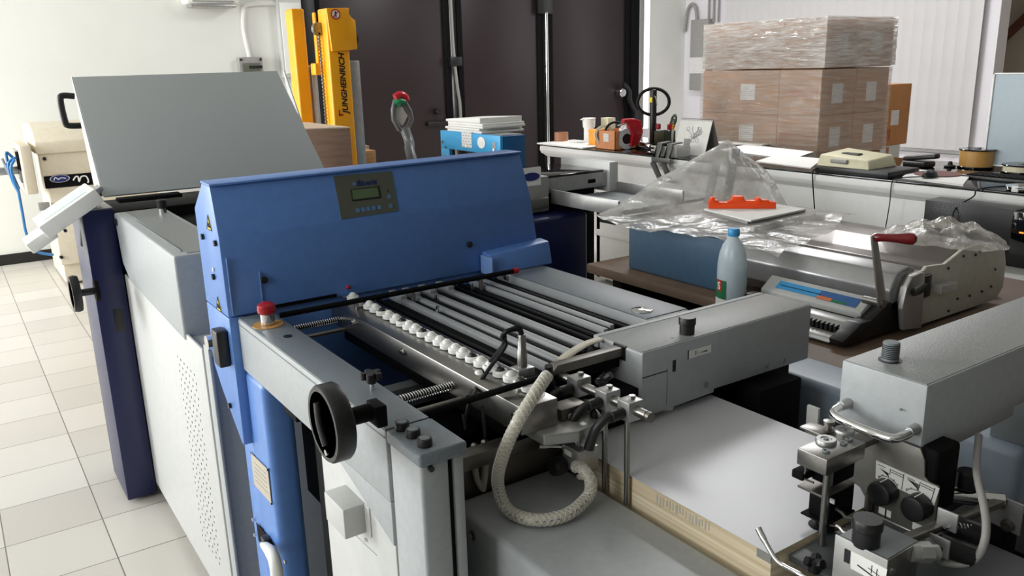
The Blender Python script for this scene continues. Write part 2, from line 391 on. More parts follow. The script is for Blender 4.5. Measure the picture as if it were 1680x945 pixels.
# strips and rods on the doors
def vstrip(x0, x1, z0, z1, y=YB-.05): return M().box(x0, x1, y-.012, y, z0, z1, .002)
t = thing('door_bolt_rod', 'bright steel bolt rod running down between the two right-hand brown doors', 'bolt', (6.66, YB-.05, 0))
obj('rod', M().cyl((6.645, YB-.065, .15), (6.645, YB-.065, 2.32), .022, seg=14), CHROME, t)
obj('top_bracket', M().box(6.52, 6.74, YB-.08, YB-.03, 2.3, 2.6, .008), BLACK, t)
obj('keeper', M().box(6.6, 6.69, YB-.09, YB-.03, .08, .16, .006), BLACK, t)
t = thing('door_seal_strip', 'wavy pale seal strip between the first and second brown doors, black clip in its middle', 'strip', (5.28, YB-.03, 0))
m = M(); m.tube([(5.24, YB-.04, 3.4), (5.255, YB-.045, 2.6), (5.265, YB-.04, 2.0), (5.275, YB-.045, 1.78)], .035, 8, smooth=5, flat=.25); obj('upper_strip', m, CABLE, t)
m = M(); m.tube([(5.28, YB-.04, 1.7), (5.3, YB-.045, 1.45), (5.33, YB-.04, 1.2), (5.32, YB-.04, .7)], .035, 8, smooth=5, flat=.25); obj('lower_strip', m, CABLE, t)
obj('clip', M().box(5.2, 5.36, YB-.09, YB-.02, 1.69, 1.8, .008), BLACK, t)
t = thing('panic_bar_lever', 'black lever with chrome boss beside the frame of the right-hand brown door', 'door lever', (7.9, YB-.03, 1.1))
p = on(1020, 152, Y=YB-.06)
obj('chrome_boss', M().cyl((p.x-.02, YB-.12, p.z), (p.x-.02, YB-.01, p.z), .06, seg=18, b=.01), CHROME, t)
m = M(); m.tube([(p.x, YB-.09, p.z+.12), (p.x+.1, YB-.1, p.z+.02), (p.x+.12, YB-.1, p.z-.12), (p.x+.24, YB-.1, p.z-.3)], .035, 8, smooth=5); obj('lever', m, BLACK, t)
obj('end_block', M().box(p.x+.2, p.x+.36, YB-.13, YB-.05, p.z-.5, p.z-.26, .01), BLACK, t)
p = on(719, 183, Y=YB-.06)
t = thing('door_latch', 'small black latch low on the leftmost brown door', 'latch', (p.x, YB-.02, p.z))
obj('knob', M().cyl((p.x, YB-.09, p.z), (p.x, YB-.01, p.z), .035, seg=14, b=.006), BLACK, t)
obj('bolt_bar', M().box(p.x-.14, p.x+.3, YB-.06, YB-.02, p.z-.17, p.z-.12, .006), BLACK, t)
# back wall fittings
t = thing('wall_air_unit', 'white wall unit with a grey slatted underside at the top of the back wall', 'air conditioner', (2.46, YB-.1, 2.34))
obj('housing', M().box(2.2, 2.72, YB-.2, YB, 2.345, 2.8, .03, 3), WHITEP, t)
obj('outlet_grille', M().box(2.24, 2.68, YB-.21, YB-.03, 2.315, 2.345, .008), ALU, t)
m = M()
for k in range(3): m.box(2.26, 2.66, YB-.212, YB-.2, 2.365+k*.03, 2.378+k*.03)
obj('slat', m, CABLE, t)
a, b = on(391, 94, Y=YB-.08), on(432, 117, Y=YB-.08)
t = thing('switch_box', 'grey distribution box with a smoked window under a conduit on the back wall', 'switch box', ((a.x+b.x)/2, YB-.05, b.z))
z0 = b.z-.02; z1 = a.z
obj('body', M().box(a.x, b.x, YB-.09, YB, z0, z1, .008), CABLE, t)
obj('window', M().box(a.x+.03, b.x-.03, YB-.1, YB-.09, z0+.02, z1-.06, .003), OLIVE, t)
m = M()
for k in range(4): m.box(a.x+.1+k*.035, a.x+.125+k*.035, YB-.106, YB-.098, z0+.05, z0+.08)
obj('breaker', m, BLACK, t)
m = M(); m.cyl((a.x+.02, YB-.098, z1-.025), (a.x+.02, YB-.088, z1-.025), .012); m.cyl((b.x-.02, YB-.098, z1-.025), (b.x-.02, YB-.088, z1-.025), .012); obj('screw', m, BLACK, t)
c = on(403, 60, Y=YB)
m = M(); m.tube([(c.x+.01, YB-.025, z1), (c.x-.02, YB-.025, 2.1), (c.x, YB-.025, 2.28), (c.x+.06, YB-.025, 2.36), (c.x+.5, YB-.025, 2.38)], .022, 8, smooth=4)
obj('conduit', m, WHITEP, label='white conduit rising from the grey switch box on the back wall', cat='conduit')
t = thing('junction_box', 'tall pale junction box on the back wall behind the yellow mast', 'junction box', (3.28, YB-.05, 1.6))
obj('body', M().box(3.14, 3.4, YB-.1, YB, 1.62, 2.42, .01), OFFW, t)
obj('lid', M().box(3.16, 3.38, YB-.115, YB-.1, 1.66, 2.38, .006), WALLM, t)
obj('cable', M().tube([(3.22, YB-.04, 2.42), (3.22, YB-.04, 3.3)], .02, 8), OFFW, t)
# right wall: conduit, panel, blinds
a, b = on(1143, 33, X=XR), on(1168, 150, X=XR)
t = thing('electric_panel', 'narrow grey electric panel with a label beside the wrapped cartons', 'electric panel', (XR-.06, (a.y+b.y)/2, b.z))
obj('body', M().box(XR-.12, XR, b.y, a.y, b.z+.02, a.z, .01), CABLE, t)
obj('paper_label', M().box(XR-.125, XR-.12, b.y+.03, a.y+.0, 1.5, 1.72), LABELM, t)
m = M(); m.tube([(XR-.05, a.y-.05, a.z), (XR-.05, a.y-.02, a.z+.16), (XR-.05, a.y+.06, a.z+.22), (XR-.05, a.y+.14, a.z+.12), (XR-.05, min(YB-.04, a.y+.18), a.z-.15)], .022, 8, smooth=5)
obj('curved_conduit', m, CABLE, t)
for k, px in enumerate((1166, 1174, 1182)):
    p = on(px, 20, X=XR)
    obj('wall_pipe', M().cyl((XR-.04, p.y, a.z-.05), (XR-.04, p.y, 3.4), .014, seg=10), CABLE, label='thin vertical pipe above the grey electric panel, one of three alike', cat='pipe', group='pipes above the electric panel')
t = thing('vertical_blind', 'pale vertical slat blind behind the wrapped cartons on the right', 'blind', (XR-.1, 6.4, .65))
obj('head_rail', M().box(XR-.14, XR-.06, 4.7, 8.12, 3.28, 3.34, .006), WHITEP, t)
sl = None
for k in range(28):
    y = 4.75+k*.1225
    if sl is None:
        T = Matrix.Translation((XR-.1, y, 0)) @ Matrix.Rotation(math.radians(14), 4, 'Z')
        m = M(); m.prism([(-.003, -.064), (.004, -.03), (.006, 0), (.004, .03), (-.003, .064), (-.006, .064), (.001, .03), (.003, 0), (.001, -.03), (-.006, -.064)], 'z', .66, 3.28, T=T); sl = obj('slat', m, BLINDM, t, smooth=60)
    else: again(sl, t, (0, k*.1225, 0))
a, b, c, d = on(1630, 70, X=10.4), on(1680, 22, X=10.4), on(1680, 38, X=10.4), on(1630, 82, X=10.4)
e = (b-a)
obj('stair_string', M().prism([(a.y, a.z), (b.y+e.y*2, b.z+e.z*2), (c.y+e.y*2, c.z+e.z*2), (d.y, d.z)], 'x', 10.38, 10.499, .006), DWOOD, label='dark brown sloping timber on the tan wall at top right', cat='beam')

# ------------------------------------------------------------------ the long counter on the right
CX, CZ = 4.1, 1.05
t = thing('counter', 'long white counter with a black glossy top under the right-hand wall', 'counter', (4.6, 3.4, 0))
obj('counter_top', M().box(CX, 5.05, .9, 5.56, CZ-.012, CZ, .003), GLASSB, t)
obj('edge_moulding', M().prism([(CX-.012, CZ-.012), (5.05, CZ-.012), (5.05, CZ-.1), (CX+.05, CZ-.1), (CX+.03, CZ-.085), (CX, CZ-.07), (CX-.015, CZ-.045)], 'y', .9, 5.6, .003), COUNTW, t)
m = M(); m.box(CX+.05, CX+.09, .9, 4.95, .04, CZ-.1, .002)
for z in (.72, .38): m.box(CX+.038, CX+.05, .9, 4.95, z, z+.05, .004)
m.box(CX+.05, 5.0, 4.91, 4.95, .04, CZ-.1); m.box(4.96, 5.0, .9, 4.95, .04, CZ-.1)
obj('front_panel', m, COUNTW, t)
obj('plinth', M().box(CX+.1, 4.95, .95, 4.9, 0, .04), DGREY, t)
m = M()
for k in range(2):
    p = on(931+k*14, 255, X=CX+.05); m.ring((CX+.05, p.y, p.z), (-1, 0, 0), .032, .02, .012, 18); m.cyl((CX+.05, p.y, p.z), (CX+.044, p.y, p.z), .02)
obj('power_socket', m, WHITEP, t)

def C(px, py, z=CZ): return on(px, py, Z=z)
p = C(925, 234)
t = obj('white_tray', M().box(CX-.03, CX+.36, 5.02, 5.62, CZ, CZ+.012, .004), WHITEP, label='flat white tray at the far end of the counter', cat='tray')
p = C(921, 231, CZ+.012)
obj('tape_roll', M().ring((p.x, p.y, CZ+.012), (0, 0, 1), .058, .04, .07, 32), [TAPEB], label='roll of brown packing tape lying on the white tray', cat='tape roll')
p = C(957, 236)
t = thing('white_jar', 'tall white plastic jar behind the amber box on the counter', 'jar', (p.x+.06, p.y, CZ))
q = t.location
obj('body', M().lathe([(.036, 0), (.042, .01), (.042, .12), (.05, .135), (.052, .165), (.052, .2)], q), WHITEP, t)
obj('rim', M().torus((q.x, q.y, CZ+.2), (0, 0, 1), .05, .005), WHITEP, t)
obj('spout', M().box(q.x-.075, q.x-.045, q.y+.0, q.y+.02, CZ+.19, CZ+.2, .003), WHITEP, t)
p = C(975, 236)
t = obj('carton', M().box(p.x+.12, p.x+.2, p.y-.03, p.y+.06, CZ, CZ+.2, .003), BEIGEP, label='small cream carton standing behind the white jar', cat='carton')
p = C(971, 240)
t = thing('amber_tub', 'square amber plastic tub in front of the white jar', 'tub', (p.x+.045, p.y, CZ)); q = t.location
m = M(); m.box(q.x-.045, q.x+.045, q.y-.045, q.y+.045, CZ, CZ+.13, .008, 3); obj('body', m, AMBER, t)
obj('rim', M().box(q.x-.048, q.x+.048, q.y-.048, q.y+.048, CZ+.12, CZ+.128, .003), AMBER, t)
a, b = C(983, 243), C(1007, 247)
t = thing('card_box', 'open orange cardboard box full of tape and bits on the counter', 'box', (a.x+.1, (a.y+b.y)/2, CZ))
y0, y1 = b.y, a.y; x0, x1 = CX+.06, CX+.3; h = CZ+.14
m = M()
for q in ((x0, x0+.004, y0, y1), (x1-.004, x1, y0, y1), (x0, x1, y0, y0+.004), (x0, x1, y1-.004, y1)): m.box(*q, CZ, h)
m.box(x0, x1, y0, y1, CZ, CZ+.004); obj('box_wall', m, TERRA, t)
obj('label', M().box(x0-.002, x0, y0+.07, y0+.13, CZ+.06, h-.02), LABELM, t)
p0 = Vector(((x0+x1)/2, (y0+y1)/2, CZ))
obj('tape_roll', M().ring((x0+.05, y1-.04, CZ+.1), (-.5, -.86, .1), .075, .058, .03, 32), [BEIGEP], label='cream tape roll standing up out of the orange cardboard box', cat='tape roll')
obj('cable_coil', M().torus((x0+.1, y0+.1, CZ+.115), (-.45, -.85, .25), .085, .009), RUBBER, label='black cable coil leaning in the orange cardboard box', cat='cable coil')
m = M()
for k in range(26):
    a_ = random.random()*6.3; m.ball((x0+.17+random.uniform(-.03, .03), y0+.04+random.uniform(-.07, .07), CZ+.14+random.uniform(-.02, .05)), random.uniform(.018, .03), 8)
obj('crumpled_cloth', m, PAPER, label='crumpled white fluffy cloth on top of the orange cardboard box', cat='cloth')
# tape dispenser
p = C(1030, 246)
t = thing('tape_dispenser', 'red hand tape dispenser loaded with a clear tape roll on the counter', 'tape dispenser', (p.x, p.y, CZ)); q = t.location
ax = Vector((.25, .97, 0)).normalized(); sd = Vector((.97, -.25, 0))
c = q+Vector((0.02, .03, .078))
obj('tape_roll', M().ring(c-ax*.0, ax, .076, .045, .05, 34), mat('tape_film', (206, 212, 216), .2), t)
obj('core', M().ring(c+ax*.001, ax, .047, .04, .048, 30), WHITEP, t)
obj('hub', M().cyl(c+ax*.008, c+ax*.045, .0395), BLACK, t)
T = Matrix((sd, Z_, sd.cross(Z_))).transposed().to_4x4(); T.translation = c+sd*.0-ax*.0
obj('red_frame', M().prism([(.02, -.06), (.09, -.03), (.12, .05), (.1, .13), (.05, .15), (-.01, .14), (.01, .08), (.03, .04)], 'z', -.03, .03, .006, T=T), RED, t)
T2 = T.copy(); obj('grip', M().prism([(-.04, .115), (.06, .125), (.06, .15), (-.04, .15)], 'z', -.028, .028, .008, T=T2), RED, t)
obj('cutter_blade', M().prism([(-.08, .1), (-.02, .11), (-.02, .125), (-.08, .108)], 'z', -.028, .028, .002, T=T2), CHROME, t)
# pen cup
p = C(1081, 240)
t = thing('pen_cup', 'dark green square pen cup on the counter by the calendar', 'pen cup', (p.x+.06, p.y, CZ)); q = t.location
m = M()
for a_ in range(4):
    T = Matrix.Translation(q) @ Matrix.Rotation(a_*PI/2, 4, 'Z'); m.box(.052, .058, -.058, .058, 0, .115, .002, T=T)
m.box(q.x-.058, q.x+.058, q.y-.058, q.y+.058, CZ, CZ+.006); obj('cup', m, DGREEN, t)
for nm, col, dx, dy, lean, lb in (('marker_pen', RED, -.03, .03, .02, 'red capped marker standing in the green pen cup, nearest the tape dispenser'), ('marker_pen', RED, .01, -.03, -.02, 'red capped marker standing in the green pen cup, nearest the calendar'), ('pencil', AMBER, .03, -.045, -.03, 'yellow pencil leaning in the green pen cup'), ('marker_pen', INK, -.03, .045, .03, 'dark blue pen leaning in the green pen cup')):
    k = thing(nm, lb, 'pen', (q.x+dx, q.y+dy, CZ+.006)); b0 = k.location
    tip = b0+Vector((lean*.6, lean, .13))
    obj('barrel', M().cyl(b0, tip, .009, seg=12), WHITEP, k); obj('cap', M().cyl(tip-Z_*.01, tip+Vector((lean*.1, lean*.2, .03)), .018 if nm != 'pencil' else .01, seg=12, b=.003), col, k)
k = thing('scissors', 'dark green handled scissors standing handles up in the pen cup', 'scissors', (q.x+.02, q.y-.02, CZ+.006)); b0 = k.location
obj('blade', M().hexa([b0+Vector(v) for v in ((-.004, -.006, 0), (.004, -.006, 0), (.004, .006, 0), (-.004, .006, 0), (-.004, -.035, .13), (.004, -.035, .13), (.004, -.02, .13), (-.004, -.02, .13))]), STEEL, k)
for dy, z in ((-.055, .19), (-.04, .155)):
    m = M(); m.torus((0, 0, 0), (1, 0, 0), .022, .008, 22, 8)
    for v in m.bm.verts: v.co = Vector((v.co.x, v.co.y, v.co.z*1.7)); v.co = Matrix.Rotation(math.radians(22), 3, 'X') @ v.co + b0+Vector((0, dy+.002, z))
    obj('handle', m, DGREEN, k)
# big black hoop tool
p = C(1071, 205, CZ)
t = thing('hoop_handle_tool', 'black hoop on a black post with a yellow tag, standing behind the pen cup', 'hand tool', (CX+.52, (CX+.52)*p.y/p.x, CZ)); q = t.location
c = on(1072, 168, X=q.x); hd = Vector((-.62, .78, 0))
m = M(); sd2 = Vector((.78, .62, 0))
m.tube([c+Vector((sd2.x*.115*math.cos(a_), -abs(1)*sd2.x*.115*math.cos(a_)*.9, .105*math.sin(a_)*(1 if math.sin(a_) > 0 else .9))) for a_ in [2*PI*k/40 for k in range(40)]], .013, 10, closed=True)
obj('hoop', m, RUBBER, t)
obj('post', M().cyl((c.x, c.y, CZ+.02), (c.x, c.y, c.z+.1), .026, seg=14, b=.006), BLACK, t)
obj('yellow_tag', M().box(c.x-.03, c.x-.012, c.y-.014, c.y+.02, c.z, c.z+.04, .003), SIGNY, t)
obj('foot', M().cyl((c.x, c.y, CZ), (c.x, c.y, CZ+.02), .06, b=.004), BLACK, t)
m = M(); m.tube([c+Vector((-.02, -.03, .05)), c+Vector((-.03, -.06, .03)), c+Vector((-.03, -.07, -.02))], .004, 8, smooth=4); obj('trigger', m, STEEL, t)
# little acrylic dispenser with steel bars + dark copy holder at the edge
p = C(1085, 258)
t = thing('acrylic_box', 'small clear acrylic tray with steel bars at the counter edge', 'acrylic tray', (CX+.06, p.y, CZ)); q = t.location
m = M(); m.box(q.x-.05, q.x-.046, q.y-.1, q.y+.12, CZ, CZ+.07); m.box(q.x-.05, q.x+.08, q.y-.1, q.y-.096, CZ, CZ+.07); m.box(q.x-.05, q.x+.08, q.y-.1, q.y+.12, CZ, CZ+.004); m.box(q.x+.076, q.x+.08, q.y-.1, q.y+.12, CZ, CZ+.07); obj('tray', m, PLEX, t)
for z in (.03, .055): obj('bar', M().box(q.x-.04, q.x-.02, q.y-.02, q.y+.16, CZ+z, CZ+z+.012, .002), CHROME, t)
HOLDG = mat('dark_bracket_metal', (92, 92, 90), .4, .3)
t = thing('copy_holder', 'dark grey zigzag metal bracket clipped to the counter edge', 'bracket', (CX-.03, p.y, .8))
for k, (pa, pb) in enumerate((((1078, 262), (1085, 290)), ((1095, 262), (1101, 290)))):
    yy = on(pa[0], pa[1], X=CX-.03).y
    m = M(); m.prism([(CX+.09, CZ+.09), (CX+.0, CZ+.085), (CX-.03, CZ-.02), (CX-.06, CZ-.04), (CX+.015, CZ-.17), (CX+.008, CZ-.175), (CX-.075, CZ-.042), (CX-.036, CZ-.026), (CX-.008, CZ+.093), (CX+.09, CZ+.098)], 'y', yy-.024, yy+.024, .001)
    obj('bracket_arm', m, HOLDG, t)
yy = on(1090, 262, X=CX-.03).y
obj('ledge', M().box(CX-.06, CX-.026, yy-.09, yy+.09, CZ-.03, CZ-.024, .001), HOLDG, t)
obj('lip', M().box(CX-.066, CX-.06, yy-.09, yy+.09, CZ-.03, CZ-.0, .001), HOLDG, t)
p = C(1052, 244)
t = thing('stapler', 'small silver and blue stapler beside the tape dispenser', 'stapler', (p.x+.02, p.y, CZ)); q = t.location
obj('base', M().box(q.x-.02, q.x+.02, q.y-.08, q.y+.06, CZ, CZ+.012, .004), BLACK, t)
obj('arm', M().hexa([(q.x-.018, q.y-.08, CZ+.014), (q.x+.018, q.y-.08, CZ+.014), (q.x+.018, q.y+.06, CZ+.02), (q.x-.018, q.y+.06, CZ+.02), (q.x-.014, q.y-.08, CZ+.035), (q.x+.014, q.y-.08, CZ+.035), (q.x+.014, q.y+.06, CZ+.055), (q.x-.014, q.y+.06, CZ+.055)], .004), CHROME, t)
# desk calendar
a, b = C(1113, 250), C(1154, 257)
t = thing('desk_calendar', 'white tent desk calendar with a grey flower drawing and wire spine', 'calendar', (CX+.28, (a.y+b.y)/2, CZ))
x = CX+.2; ya = on(1105, 250, X=x).y; yb = on(1156, 252, X=x).y
top = .235
A0 = Vector((x, ya, CZ)); B0 = Vector((x, yb, CZ)); A1 = Vector((x+.07, ya, CZ+top)); B1 = Vector((x+.07, yb, CZ+top))
obj('page', M().quadplate([A0, B0, B1, A1], (-1, 0, .3), .003), PAPER, t)
obj('back_board', M().quadplate([A0+X_*.16, B0+X_*.16, B1+X_*.006, A1+X_*.006], (1, 0, .3), .003), CABLE, t)
m = M()
for k in range(18):
    c = A1.lerp(B1, (k+.5)/18); m.torus(c+Vector((.002, 0, .0)), (0, 1, 0), .009, .0016, 10, 5)
obj('wire_spine', m, DGREY, t)
m = M(); n_ = Vector((-1, 0, .3)).normalized(); du, dv = (B0-A0), (A1-A0)
for k in range(12):
    a_ = random.uniform(.5, 2.6); pts = [A0+du*(.52+math.cos(a_)*r*.3+.03*math.sin(6*r+k))+dv*(.45+math.sin(a_)*r*.36)+n_*.004 for r in (.05, .35, .7, 1)]
    m.tube(pts, .0018, 5, smooth=3)
for k in range(7):
    m.torus(A0+du*(.52+random.uniform(-.22, .22))+dv*(.55+random.uniform(-.2, .2))+n_*.004, n_, .014, .0016, 12, 5)
m.prism([(0, 0)]*0 or [(0, 0), (.05, 0), (.06, .06), (-.01, .06)], 'x', 0, .001, T=Matrix.Translation(A0+du*.45+dv*.2+n_*.004) @ Matrix.Rotation(math.radians(16), 4, 'Y'))
obj('flower_drawing', m, CABLE, t)
# papers on the counter
for k, (pa, pb, pc, pd, mt, lb) in enumerate((((1180, 247), (1300, 262), (1335, 250), (1225, 238), PAPER, 'white paper sheets lying nearest the cartons, left of the cream desk device'),
        ((1240, 266), (1330, 277), (1350, 262), (1275, 255), PAPER, 'grey-white sheets at the counter edge left of the cream desk device'),
        ((1170, 236), (1250, 240), (1290, 232), (1200, 227), PAPER, 'white sheets on the counter behind the tented plastic'),
        ((1480, 293), (1580, 306), (1592, 290), (1500, 280), PAPER, 'white sheet under the mouse on the black counter'))):
    P4 = [C(*q, CZ+.0005) for q in (pa, pb, pc, pd)]
    m = M(); m.quadplate(P4, (0, 0, 1), .005+.002*k); obj('paper_sheet', m, mt, label=lb, cat='paper')
P4 = [C(*q, CZ+.001) for q in ((1250, 262), (1276, 265), (1282, 258), (1256, 256))]
# mouse mat, mouse
p = C(1530, 288, CZ+.01)
m = M(); m.lathe([(.001, 0), (.115, 0), (.117, .002), (.115, .004), (.001, .004)], (p.x+.05, p.y+.0, CZ+.013), seg=40); m = m
obj('mouse_mat', m, MAROON, label='round maroon mat on the counter under the mouse', cat='mat')
p = C(1520, 291, CZ+.017)
t = thing('computer_mouse', 'black computer mouse on the maroon mat', 'mouse', (p.x+.03, p.y, CZ+.017)); q = t.location
m = M(); m.ball((q.x, q.y, q.z), .05, 20, (1.1, .62, .78)); bmesh.ops.bisect_plane(m.bm, geom=m.bm.verts[:]+m.bm.edges[:]+m.bm.faces[:], plane_co=q+Vector((0, 0, .001)), plane_no=(0, 0, -1), clear_outer=True); obj('shell', m, BLACK, t)
obj('wheel', M().cyl((q.x-.035, q.y-.004, q.z+.028), (q.x-.035, q.y+.004, q.z+.028), .008), DGREY, t)
m = M(); m.tube([(q.x-.055, q.y, q.z+.006), (q.x-.12, q.y+.06, CZ+.02), (CX-.02, q.y+.11, CZ+.004), (CX-.022, q.y+.115, CZ-.12), (CX-.02, q.y+.13, CZ-.29)], .003, 6, smooth=6); obj('cord', m, RUBBER, t)
# phone
p = C(1512, 275)
t = thing('cordless_phone', 'black cordless phone lying in its cradle behind the mouse', 'phone', (p.x+.02, p.y+.02, CZ)); q = t.location
obj('cradle', M().box(q.x-.06, q.x+.06, q.y-.06, q.y+.08, CZ, CZ+.035, .012, 3), BLACK, t)
obj('handset', M().hexa([q+Vector(v) for v in ((-.028, -.1, .055), (.028, -.1, .055), (.028, .1, .03), (-.028, .1, .03), (-.026, -.1, .085), (.026, -.1, .085), (.026, .1, .056), (-.026, .1, .056))], .01, 3), BLACK, t)
obj('display', M().hexa([q+Vector(v) for v in ((-.02, .03, .0655), (.02, .03, .0655), (.02, .09, .0578), (-.02, .09, .0578), (-.02, .03, .0675), (.02, .03, .0675), (.02, .09, .06), (-.02, .09, .06))]), ALU, t)
p = C(1543, 276)
obj('pen_stand', M().lathe([(.03, 0), (.034, .006), (.014, .012), (.01, .03), (.001, .032)], (p.x+.1, p.y, CZ)), BLACK, label='small black stand between the phone and the tan reel', cat='stand')
# reels
def reel(px, py, r, h, core, name, lb, z=CZ, rim=.0):
    p = C(px, py, z); t = thing(name, lb, 'reel', (p.x+r*.8, p.y, z)); q = t.location
    obj('lower_flange', M().cyl(q, q+Z_*.008, r, seg=36, b=.002), GLASSB, t)
    obj('winding', M().cyl(q+Z_*.008, q+Z_*(h-.008), r*.9, seg=36), core, t)
    obj('upper_flange', M().cyl(q+Z_*(h-.008), q+Z_*h, r, seg=36, b=.002), GLASSB, t)
    obj('hub', M().cyl(q+Z_*h, q+Z_*(h+.006), r*.2, seg=20), DGREY, t); return t
reel(1589, 276, .098, .105, BRASSY, 'wire_reel', 'tan wire reel with dark flanges left of the pale board')
reel(1664, 285, .1, .045, BEIGEP, 'wire_reel', 'flat cream reel in front of the pale board behind the keyboard', CZ)
# board at right
t = thing('display_board', 'pale blue-grey board with a thin white edge standing at the right end of the counter', 'board', (4.93, 2.0, CZ))
ya = on(1612, 270, X=4.92).y
obj('panel', M().box(4.92, 4.96, 1.5, ya-.012, CZ+.02, 1.565, .003), PANELB, t)
m = M(); m.box(4.912, 4.965, ya-.012, ya, CZ+.012, 1.573, .002); m.box(4.912, 4.965, 1.5, ya, 1.565, 1.573, .002); m.box(4.912, 4.965, 1.5, ya, CZ+.012, CZ+.02, .002); obj('edge_frame', m, WHITEP, t)
for y in (ya-.15, 1.65): obj('foot', M().box(4.87, 5.02, y-.02, y+.02, CZ, CZ+.012, .003), DGREY, t)
# keyboard
a = C(1590, 290); 
t = thing('keyboard', 'black keyboard on the counter in front of the cream reel', 'keyboard', (a.x+.02, a.y-.2, CZ))
obj('body', M().box(a.x-.08, a.x+.07, a.y-.44, a.y, CZ, CZ+.018, .004), BLACK, t)
k0 = None
for i in range(5):
    for j in range(15):
        x_, y_ = a.x-.07+i*.0265, a.y-.02-j*.028
        if k0 is None: k0 = obj('key', M().box(x_, x_+.022, y_-.023, y_, CZ+.018, CZ+.025, .003), MBLACK, t)
        else: again(k0, t, (i*.0265, -j*.028, 0))
p = C(1680, 315)
t = thing('chrome_dish', 'round silver dish at the counter edge, right side', 'dish', (CX+.1, on(1690, 312, Z=CZ).y, CZ)); q = t.location
obj('dish', M().lathe([(.06, 0), (.085, .006), (.092, .022), (.088, .022), (.07, .01), (.001, .008)], q, seg=36), CHROME, t)
obj('sticker', M().box(q.x-.09, q.x-.085, q.y+.0, q.y+.03, CZ+.002, CZ+.03, .001), WHITEP, t)
m = M(); y = q.y+.12
m.tube([(CX+.5, y-.2, CZ+.005), (CX+.2, y-.02, CZ+.005), (CX-.02, y+.04, CZ+.004), (CX-.05, y+.05, CZ-.03), (3.905, y+.06, CZ-.09), (3.903, y+.055, CZ-.29)], .0035, 6, smooth=6)
obj('wire_lead', m, RUBBER, label='thin black cord falling over the counter edge in front of the black computer', cat='cord')
# cream desk device on a black base
a, b, c = C(1338, 279), C(1440, 285), C(1485, 272)
t = thing('desk_punch', 'cream desk device with a grey lever on a black base, on the counter', 'desk device', ((a.x+.12), (a.y+b.y)/2, CZ))
y1_, y0_ = on(1338, 279, X=CX+.03).y, on(1425, 284, X=CX+.03).y
obj('base', M().box(CX+.02, CX+.32, y0_-.12, y1_+.0, CZ, CZ+.035, .006), BLACK, t)
m = M(); m.hexa([(CX+.03, y0_, CZ+.035), (CX+.3, y0_, CZ+.035), (CX+.3, y1_, CZ+.035), (CX+.03, y1_, CZ+.035), (CX+.05, y0_+.02, CZ+.085), (CX+.28, y0_+.02, CZ+.1), (CX+.28, y1_-.03, CZ+.12), (CX+.05, y1_-.01, CZ+.1)], .008); obj('housing', m, BEIGEP, t)
yc = (y0_+y1_)/2+.02
obj('lever', M().cyl((CX+.03, yc+.05, CZ+.07), (CX+.035, yc-.05, CZ+.068), .013, seg=12, b=.003), CABLE, t)
obj('slot', M().box(CX+.12, CX+.16, yc-.06, yc+.05, CZ+.095, CZ+.108, .003), BLACK, t)
m = M(); m.tube([(CX+.03, y1_-.02, CZ+.02), (CX-.02, y1_-.02, CZ+.01), (CX-.028, y1_-.03, CZ-.06), (CX-.03, y1_-.07, CZ-.3)], .004, 6, smooth=6); obj('cord', m, RUBBER, t)

# ------------------------------------------------------------------ wrapped cartons behind the counter
PX0, PY0, PX1, PY1 = 5.2, 3.75, 6.02, 4.86
pal = thing('pallet', 'timber pallet under the wrapped cartons behind the counter', 'pallet', (5.6, 4.3, 0))
for k in range(5): obj('deck_board', M().box(PX0+k*.17, PX0+.13+k*.17, PY0, PY1, .11, .13, .003), WOOD, pal)
for y in (PY0, PY0+.5, PY1-.1): obj('bearer', M().box(PX0, PX0+.81, y, y+.1, 0, .11, .003), WOOD, pal)
zt = 1.955
rows = [(.13, .62), (.62, .98), (.98, 1.275), (1.275, 1.605), (1.607, zt)]
ztop = [(.98, 1.275, 'bottom visible row'), (1.275, 1.60, 'middle row'), (1.605, zt, 'top row')]
obj('large_carton', M().box(PX0+.01, PX1-.01, PY0+.01, PY1-.01, .13, .975, .004), BROWNC, label='large cardboard carton on the pallet under the labelled cartons, hidden behind the counter', cat='carton')
xm, ym = (PX0+PX1)/2, PY0+.36
for z0, z1, rn in ztop:
    for (x0, x1, cn) in ((PX0, xm, 'left'), (xm, PX1, 'right')):
        dx = .02 if rn == 'top row' else 0
        k = thing('carton', 'wrapped carton, %s of the stack, %s of its two dark labelled fronts' % (rn, cn), 'carton', ((x0+x1)/2, (PY0+ym)/2, z0), 'wrapped labelled cartons')
        obj('box', M().box(x0+.002+dx, x1-.002+dx, PY0, ym-.002, z0+.001, z1-.001, .004), BROWNC, k)
        w_ = .125; cx = (x0+x1)/2-.01+dx; cz = (z0+z1)/2-.01
        obj('label', M().box(cx-w_/2, cx+w_/2, PY0-.002, PY0, cz-.07, cz+.07), LABELM, k)
        if cn == 'left' and rn != 'top row':
            obj('tape_seam', M().box(x0+.0, x0+.002, PY0+.02, ym-.02, cz-.02, cz+.03), TAPEB, k)
    for (x0, x1, cn) in ((PX0, PX1, 'left'),):
        dx = .02 if rn == 'top row' else 0
        k = thing('carton', 'wrapped carton in the %s of the stack, on its bright left side' % rn, 'carton', ((x0+x1)/2, (ym+PY1)/2, z0), 'wrapped labelled cartons')
        obj('box', M().box(x0+.002+dx, x1-.002+dx, ym+.002, PY1, z0+.001, z1-.001, .004), BROWNC, k)
        if rn != 'top row': obj('label', M().box(x0, x0+.002, ym+.22, ym+.36, (z0+z1)/2-.06, (z0+z1)/2+.06), LABELM, k)
